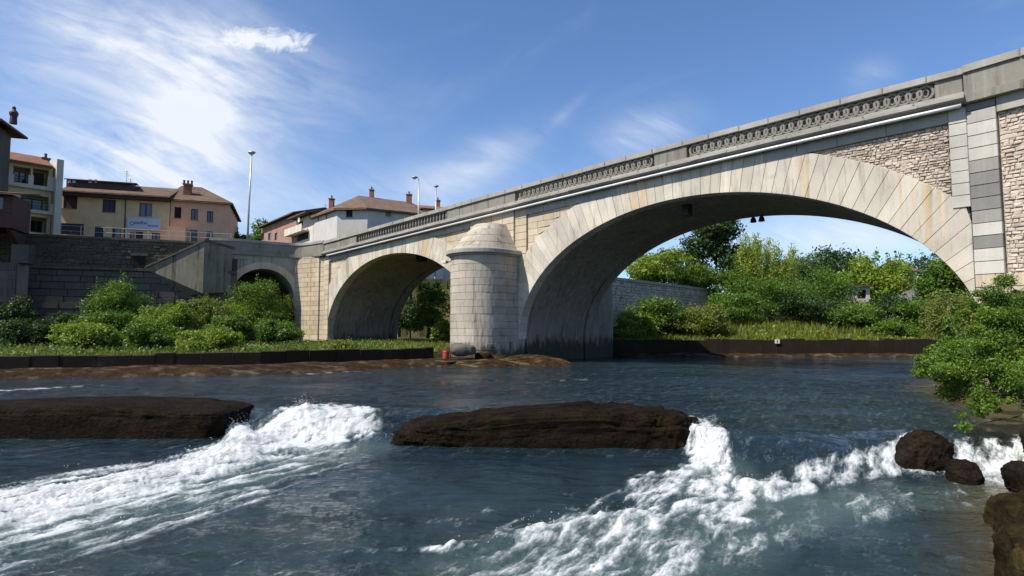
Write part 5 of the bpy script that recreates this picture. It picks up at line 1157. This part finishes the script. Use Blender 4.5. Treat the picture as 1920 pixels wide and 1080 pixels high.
# ------------------------------------------------------------------ vegetation
def leaves(clumps, n, leaf, seed, up=.35, aspect=.5, shell=.35, droop=0.0):
    """clumps: array (cx,cy,cz,rx,ry,rz); returns verts, quads, tint."""
    g = np.random.default_rng(seed); cl = np.array(clumps, float); w = (cl[:, 3] * cl[:, 4] * cl[:, 5]) ** .7; w /= w.sum()
    i = g.choice(len(cl), n, p=w); d = g.normal(size=(n, 3)); d /= np.linalg.norm(d, axis=1)[:, None]; rad = shell + (1.06 - shell) * g.random(n) ** .6
    p = cl[i, :3] + d * cl[i, 3:] * rad[:, None]; p += g.normal(0, 1, (n, 3)) * cl[i, 3:].mean(1)[:, None] * .2
    nrm = d * .45 + g.normal(0, .65, (n, 3)); nrm[:, 2] += up; nrm /= np.linalg.norm(nrm, axis=1)[:, None]
    t = g.normal(size=(n, 3)); t[:, 2] -= droop; t -= (t * nrm).sum(1)[:, None] * nrm; t /= np.linalg.norm(t, axis=1)[:, None]; b = np.cross(nrm, t)
    L = leaf * (.6 + .8 * g.random(n))[:, None]; Wd = L * aspect
    V = np.stack([p - t * L * .5, p + b * Wd * .5 - t * L * .05, p + t * L * .5, p - b * Wd * .5 - t * L * .05], 1).reshape(-1, 3)
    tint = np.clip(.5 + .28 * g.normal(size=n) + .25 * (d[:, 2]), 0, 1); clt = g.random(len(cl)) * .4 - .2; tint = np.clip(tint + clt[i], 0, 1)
    return V, np.arange(4 * n).reshape(-1, 4), np.repeat(tint, 4)
def make_clumps(c, r, k, seed, cr=(.28, .45), flat=.85, lower=-.55):
    g = np.random.default_rng(seed); out = [(c[0], c[1], c[2], r[0] * .62, r[1] * .62, r[2] * .62)]
    while len(out) < k:
        d = g.normal(size=3); d /= np.linalg.norm(d)
        if d[2] < lower: continue
        if g.random() < .22 and d[2] > .1:      # a shoot standing out of the crown
            q = g.uniform(.75, 1.0); out.append((c[0] + d[0] * r[0] * q, c[1] + d[1] * r[1] * q, c[2] + d[2] * r[2] * q, r[0] * .07, r[1] * .07, r[2] * g.uniform(.2, .38))); continue
        q = g.uniform(.5, 1.08); s_ = g.uniform(cr[0] * .5, cr[1] * .95) * (1.15 - .45 * (q - .5)); out.append((c[0] + d[0] * r[0] * q, c[1] + d[1] * r[1] * q, c[2] + d[2] * r[2] * q, r[0] * s_, r[1] * s_, min(r[2], r[0]) * s_ * flat))
    return out
def trunk(mb, base, top, r0, limbs, seed, spread):
    g = random.Random(seed); b, t = Vector(base), Vector(top); m = b.lerp(t, .5) + Vector((g.uniform(-.2, .2), g.uniform(-.2, .2), 0)) * r0 * 3
    mb.tube([b, m, t], [r0, r0 * .75, r0 * .35], 8)
    for i in range(limbs):
        f = g.uniform(.35, .95); s0 = b.lerp(t, f); e = s0 + Vector((g.uniform(-1, 1) * spread[0], g.uniform(-1, 1) * spread[1], g.uniform(.15, .7) * spread[2])); mb.tube([s0, s0.lerp(e, .5) + Vector((0, 0, .1)), e], [r0 * .4, r0 * .25, r0 * .08], 5)
def tree(px, py_top, py_base, wpx, Y, label, mat, seed, name='tree', cat='tree', group=None, n=9000, leaf=.3, zbase=None, k=34, crown0=.1, ry=None, cr=(.28, .45), clumps=None, droop=0, aspect=.5):
    xc, zt = aty(px, py_top, Y); _, zc0 = aty(px, py_base, Y); zb = float(terrain_z(np.array([xc]), np.array([Y]))[0]) - .05 if zbase is None else zbase
    rx = wpx / F * Y / 2; h = zt - zb; z0 = zb + h * crown0; z0 = min(z0, zt - .4); rz = (zt - z0) / 2 / 1.05; c = (xc, Y, (zt + z0) / 2)
    t = empty(name, (xc, Y, zb), label, cat, group)
    cls = make_clumps(c, (rx * 1.02, (ry or rx) * 1.02, rz * .98), k, seed, cr) if clumps is None else clumps(c, rx, rz, zb)
    mb = MB(); trunk(mb, (xc, Y, zb - .2), (xc, Y, z0 + (zt - z0) * .6), max(.06, h * .022), 6, seed, (rx * .6, rx * .6, rz)); mb.build('trunk' if cat == 'tree' else 'stems', MT['bark'], t, smooth=True)
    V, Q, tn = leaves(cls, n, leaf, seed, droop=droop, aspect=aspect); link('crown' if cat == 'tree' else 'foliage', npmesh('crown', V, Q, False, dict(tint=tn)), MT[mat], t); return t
GU = 'trees and shrubs on the far bank upstream'
# upstream, seen through the main arch
tree(1245, 463, 530, 125, 62, 'leafy green tree rising behind the left part of the rubble retaining wall', 'leaf_light', 1, crown0=0.0, n=9000, leaf=.34, group=GU)
def cedar(c, rx, rz, zb):
    g = np.random.default_rng(4); out = []
    for i in range(64):
        f = g.random(); z = c[2] - rz * 1.05 + 2.0 * rz * f; R = rx * (1.05 - .55 * f) * g.uniform(.35, 1); a = g.uniform(0, 6.28); out.append((c[0] + R * math.cos(a), c[1] + R * math.sin(a), z, rx * .30, rx * .30, rx * .13))
    return out
tree(1340, 400, 535, 140, 68, 'tall very dark layered tree above the rubble retaining wall', 'leaf_dark', 2, n=22000, leaf=.36, crown0=0.0, clumps=cedar, group=GU)
def willow(c, rx, rz, zb):
    g = np.random.default_rng(8); out = []
    for i in range(44):
        a = g.uniform(0, 6.28); R = rx * math.sqrt(g.random()) * .92; z = c[2] + rz * g.uniform(-.9, .75) * math.sqrt(max(.05, 1 - (R / rx) ** 2)); out.append((c[0] + R * math.cos(a), c[1] + R * math.sin(a), z, rx * .14, rx * .14, rz * .30))
    return out
tree(1440, 412, 600, 120, 63, 'pale yellow-green willow with feathery upright top', 'leaf_willow', 3, n=16000, leaf=.32, clumps=willow, aspect=.28, droop=1.2, group=GU)
tree(1545, 472, 560, 150, 98, 'dark broad tree forming the skyline to the right of the willow', 'leaf_dark', 5, n=10000, crown0=0.0, leaf=.55, group=GU)
tree(1480, 492, 560, 130, 92, 'dark rounded tree half hidden behind the willow', 'leaf_dark', 25, n=6000, leaf=.5, group=GU)
tree(1675, 466, 540, 34, 90, 'thin wispy tree poking above the skyline behind the grey cottage', 'leaf_olive', 6, n=2500, leaf=.4, group=GU, cr=(.2, .3))
tree(1632, 474, 545, 112, 70, 'bright round-headed tree above the white garden hut', 'leaf_light', 7, n=12000, leaf=.36, group=GU, k=30)
tree(1782, 476, 600, 104, 58, 'dense dark green tree to the right of the grey cottage', 'leaf_green', 9, n=12000, leaf=.30, group=GU, k=28)
tree(1850, 480, 600, 150, 66, 'broad green tree mostly hidden by the right abutment', 'leaf_green', 10, n=7000, leaf=.36, group=GU)
tree(1590, 490, 560, 120, 84, 'dark tree standing behind the bright round-headed one', 'leaf_dark', 26, n=7000, leaf=.5, group=GU)
tree(1740, 478, 560, 200, 105, 'long dark tree mass on the skyline above the grey cottage', 'leaf_dark', 27, n=8000, leaf=.6, group=GU)
sh = [(1300, 500, 110, 64, 'leaf_green', 'green shrub on top of the rubble wall beside the dark layered tree'), (1385, 495, 100, 62, 'leaf_green', 'green shrub at the foot of the pale willow'), (1528, 484, 110, 58, 'leaf_green', 'big deep green shrub, tallest of the bank thicket below the willow'), (1440, 522, 150, 54, 'leaf_green', 'wide green shrub overgrowing the end of the rubble wall'), (1235, 556, 110, 47, 'leaf_green', 'low green shrub against the rubble wall'),
      (1300, 572, 110, 46.5, 'leaf_olive', 'dull olive shrub beside the low green shrub at the rubble wall'), (1375, 552, 110, 52, 'leaf_green', 'rounded green shrub in front of the rubble wall end'), (1500, 545, 110, 52, 'leaf_dark', 'dark shrub at the foot of the tallest thicket shrub'),
      (1615, 566, 90, 55, 'leaf_light', 'fresh green shrub below the white garden hut'), (1675, 552, 80, 53, 'leaf_dark', 'dark green shrub between the hut and the grey cottage'), (1735, 560, 110, 50, 'leaf_green', 'green shrub below the grey cottage'),
      (1795, 545, 120, 45, 'leaf_olive', 'olive green shrub beside the far springing of the main arch'), (1190, 590, 70, 44.5, 'leaf_light', 'small bright shrub beside the rear of the bridge pier'), (1670, 602, 70, 46, 'leaf_green', 'small green shrub on the grassy strip above the low wall'), (1590, 578, 100, 50, 'leaf_green', 'low green shrub on the grassy strip under the thicket')]
for i, (px, pt, w, Y, m_, lb) in enumerate(sh): tree(px, pt, 640, w, Y, lb, m_, 50 + i, 'shrub', 'shrub', GU, n=10000, leaf=.17, crown0=.0, k=44, aspect=.6)
# downstream side: on the berm below the quay
GL = 'shrubs on the berm below the quay wall'
sl = [(220, 514, 92, 41, 'leaf_green', 'tall upright green shrub, highest against the quay wall'), (312, 562, 86, 40, 'leaf_light', 'bushy light green shrub below the concrete wedge'), (394, 552, 76, 43, 'leaf_olive', 'olive shrub under the concrete wedge beside the bridge wing'),
      (497, 516, 100, 46, 'leaf_green', 'tall leafy shrub in front of the small wing arch'), (165, 606, 100, 33, 'leaf_light', 'low spreading shrub at the edge of the quay shade'), 
      (432, 592, 80, 38, 'leaf_green', 'rounded green shrub left of the abutment pilaster'), (520, 600, 80, 42, 'leaf_green', 'small green shrub at the foot of the abutment pilaster'), (60, 600, 90, 36, 'leaf_dark', 'dark shrub in the shade under the buttress'), (20, 560, 80, 38, 'leaf_dark', 'dark climbing shrub against the buttress'), (205, 585, 90, 37, 'leaf_green', 'dense green shrub at the foot of the tall upright one'), (455, 560, 90, 44.5, 'leaf_light', 'light green shrub beside the small wing arch'), (285, 600, 90, 33, 'leaf_green', 'green bramble mound near the low river wall'), (395, 618, 100, 31.5, 'leaf_light', 'pale bramble mound close to the low river wall'), (130, 585, 80, 38, 'leaf_dark', 'dark ragged shrub in the shadow on the quay wall'), (640, 640, 70, 36, 'leaf_olive', 'low weedy tuft in front of the land arch')]
for i, (px, pt, w, Y, m_, lb) in enumerate(sl): tree(px, pt, 655, w, Y, lb, m_, 80 + i, 'shrub', 'shrub', GL, n=15000, leaf=.125, crown0=.0, k=44, aspect=.6)
for i, (px, pt, w, Y, m_, lb) in enumerate(((812, 525, 72, 55, 'leaf_green', 'tall green shrub seen through the land arch'), (832, 600, 44, 47, 'leaf_light', 'bright small shrub beside the pier, seen through the land arch'), (770, 560, 60, 60, 'leaf_dark', 'dark shrub at the far side of the land arch'))): tree(px, pt, 645, w, Y, lb, m_, 110 + i, 'shrub', 'shrub', 'shrubs behind the land arch', n=5000, leaf=.24, crown0=0)
tree(447, 424, 450, 26, 66, 'small green tree beside the salmon house', 'leaf_green', 120, n=2500, leaf=.3, zbase=7.9); tree(487, 408, 440, 60, 110, 'distant rounded tree above the faded red row house', 'leaf_green', 121, n=4000, leaf=.5, zbase=7.9)

# leafy shrub hanging over the water on the near right bank
ob_ = empty('overhanging_shrub', (11.6, 11.2, .3), 'large leafy green shrub leaning over the water on the near right bank', 'shrub')
g_ = np.random.default_rng(77); cls = []
for (px, py, Y, r_) in ((1800, 690, 11.2, .55), (1770, 700, 11.3, .42), (1850, 640, 11.5, .75), (1900, 600, 11.8, .8), (1900, 700, 11.0, .75), (1830, 745, 10.9, .36), (1880, 755, 10.6, .4), (1950, 660, 11.3, .95), (1990, 580, 12, .9), (1960, 760, 10.4, .55), (2050, 680, 11, 1.1), (1760, 680, 11.3, .25), (1845, 590, 12, .35), (1905, 560, 12.2, .4), (1800, 650, 11.6, .4)):
    X_, Z_ = aty(px, py, Y)
    for q in range(9): d = g_.normal(size=3) * r_ * .62; k9 = g_.uniform(.18, .42); cls.append((X_ + d[0], Y + d[1], Z_ + d[2] * .8, r_ * k9, r_ * k9, r_ * k9 * .7))
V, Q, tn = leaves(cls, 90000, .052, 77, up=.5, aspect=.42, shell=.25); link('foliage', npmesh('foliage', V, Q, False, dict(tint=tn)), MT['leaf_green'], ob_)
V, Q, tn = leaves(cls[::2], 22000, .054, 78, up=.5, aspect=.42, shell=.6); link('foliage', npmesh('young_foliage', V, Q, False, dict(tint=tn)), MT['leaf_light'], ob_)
mb = MB()
for k_ in range(34):
    c = cls[g_.integers(len(cls))]; b0 = Vector((12.0 + g_.normal() * .3, 11.4 + g_.normal() * .3, .3)); e = Vector(c[:3]); mb.tube([b0, b0.lerp(e, .5) + Vector((0, 0, .25)), e], [.035, .02, .006], 5)
mb.build('branches', MT['bark'], ob_, smooth=True)
tree(1850, 556, 640, 120, 17.5, 'fine-leaved shrub growing against the foot of the right abutment', 'leaf_olive', 130, 'shrub', 'shrub', n=14000, leaf=.11, crown0=0.0, k=26)
tree(1925, 545, 640, 150, 15.5, 'yellow-green shrub in front of the right abutment rubble', 'leaf_light', 131, 'shrub', 'shrub', n=16000, leaf=.11, crown0=0.0, k=26)
tree(1800, 600, 660, 90, 21, 'small shrub under the springing of the main arch', 'leaf_green', 132, 'shrub', 'shrub', n=9000, leaf=.12, crown0=0.0, k=20)

# grass on the banks
def grass(region, n, h, name, label, mat, seed):
    g = np.random.default_rng(seed); P = region(g, n); z = terrain_z(P[:, 0], P[:, 1]); m = (z > .3) & (z < 4.6); P = P[m]; z = z[m]; k = len(P)
    a = g.uniform(0, 6.28, k); hh = h * (.5 + g.random(k)) * (1 + .5 * fbm(P[:, 0] * .4, P[:, 1] * .4)); w = hh * .10 + .012; dx, dy = np.cos(a) * w, np.sin(a) * w; lx, ly = g.normal(0, .3, k) * hh, g.normal(0, .3, k) * hh
    b = np.c_[P, z - .03]; V = np.stack([b + np.c_[-dx, -dy, 0 * dx], b + np.c_[dx, dy, 0 * dx], b + np.c_[lx, ly, hh]], 1).reshape(-1, 3)
    o = link(name, npmesh(name, V, np.arange(3 * k).reshape(-1, 3), False, dict(tint=np.repeat(g.random(k), 3))), MT[mat]); return tag(o, label, 'grass', kind='stuff')
def strip(poly, depth):
    def f(g, n):
        q = np.array(poly, float); seg = np.linalg.norm(np.diff(q, axis=0), axis=1); i = g.choice(len(seg), n, p=seg / seg.sum()); t = g.random(n); p = q[i] + (q[i + 1] - q[i]) * t[:, None]; d = (q[i + 1] - q[i]) / seg[i][:, None]; nn = np.c_[-d[:, 1], d[:, 0]]
        return p + nn * (.3 + g.random(n) ** 1.3 * depth)[:, None]
    return f
grass(strip([(-40, 17), (-21, 24), (-11.7, 27.5), (-4.3, 32.3), (3, 39)], 17), 15000, .22, 'bank_grass', 'rough green grass on the berm below the quay wall', 'grass', 1)
grass(strip([(7.2, 42), (30, 42), (60, 45)], 12), 52000, .5, 'bank_grass', 'tall yellow-green grass above the far low river wall', 'grass', 2)
def weeds(region, n, hmax, name, label, mat, seed, leaf):
    g = np.random.default_rng(seed); P = region(g, n); z = terrain_z(P[:, 0], P[:, 1]); m = (z > .3) & (z < 4.6); P, z = P[m], z[m]
    pat = np.clip(fbm(P[:, 0] * .55, P[:, 1] * .55, 2, 3) * 1.6 + .35, 0, 1); keep = g.random(len(P)) < pat + .1; P, z, pat = P[keep], z[keep], pat[keep]; k = len(P); hh = hmax * (.15 + pat) * g.random(k) ** .7
    c = np.c_[P, z + hh]; nrm = g.normal(0, .6, (k, 3)); nrm[:, 2] += .8; nrm[:, 1] -= .3; nrm /= np.linalg.norm(nrm, axis=1)[:, None]; t = g.normal(size=(k, 3)); t -= (t * nrm).sum(1)[:, None] * nrm; t /= np.linalg.norm(t, axis=1)[:, None]; b = np.cross(nrm, t); L = leaf * (.6 + .8 * g.random(k))[:, None]
    V = np.stack([c - t * L * .5, c + b * L * .28, c + t * L * .5, c - b * L * .28], 1).reshape(-1, 3); tn = np.clip(hh / hmax + g.normal(0, .2, k), 0, 1)
    o = link(name, npmesh(name, V, np.arange(4 * k).reshape(-1, 4), False, dict(tint=np.repeat(tn, 4))), MT[mat]); return tag(o, label, 'weeds', kind='stuff')
weeds(strip([(-40, 17), (-21, 24), (-11.7, 27.5), (-4.3, 32.3)], 13), 17000, .5, 'bank_weeds', 'leafy weeds and brambles covering the berm below the quay wall', 'leaf_green', 5, .13)
weeds(strip([(7.2, 42), (30, 42), (60, 45)], 10), 16000, .7, 'bank_weeds', 'leafy weeds and brambles above the far low river wall', 'leaf_light', 6, .22)
grass(lambda g, n: np.c_[g.uniform(9, 18, n), g.uniform(8, 24, n)], 16000, .35, 'bank_grass', 'grass and weeds on the near right bank', 'grass', 3)
# tufts on the pier cap
g_ = np.random.default_rng(5); tv = []; 
for k_ in range(260):
    u = g_.uniform(.1, 1.9); p = np.array(PT(u, 6.52, -.05 - .3 * g_.random())); l = g_.normal(0, .06, 3); tv += [p + (-.01, 0, 0), p + (.01, 0, 0), p + (l[0], l[1], g_.uniform(.12, .42))]
ct = link('cap_weeds', npmesh('cap_weeds', np.array(tv), np.arange(len(tv)).reshape(-1, 3), False, dict(tint=g_.random(len(tv)))), MT['dead']); tag(ct, 'dry grass tufts growing on the cap of the bridge pier', 'weeds', kind='stuff')
superrock('rubble_mound', (-21.7, 51.2, 2.2), (2.7, 2.2, 3.6), (.9, .9), 'mossboulder', 'steep stony mound inside the small wing arch', 'mound', nu=80, nv=50, amp=.25, freq=1.2, seed=21)
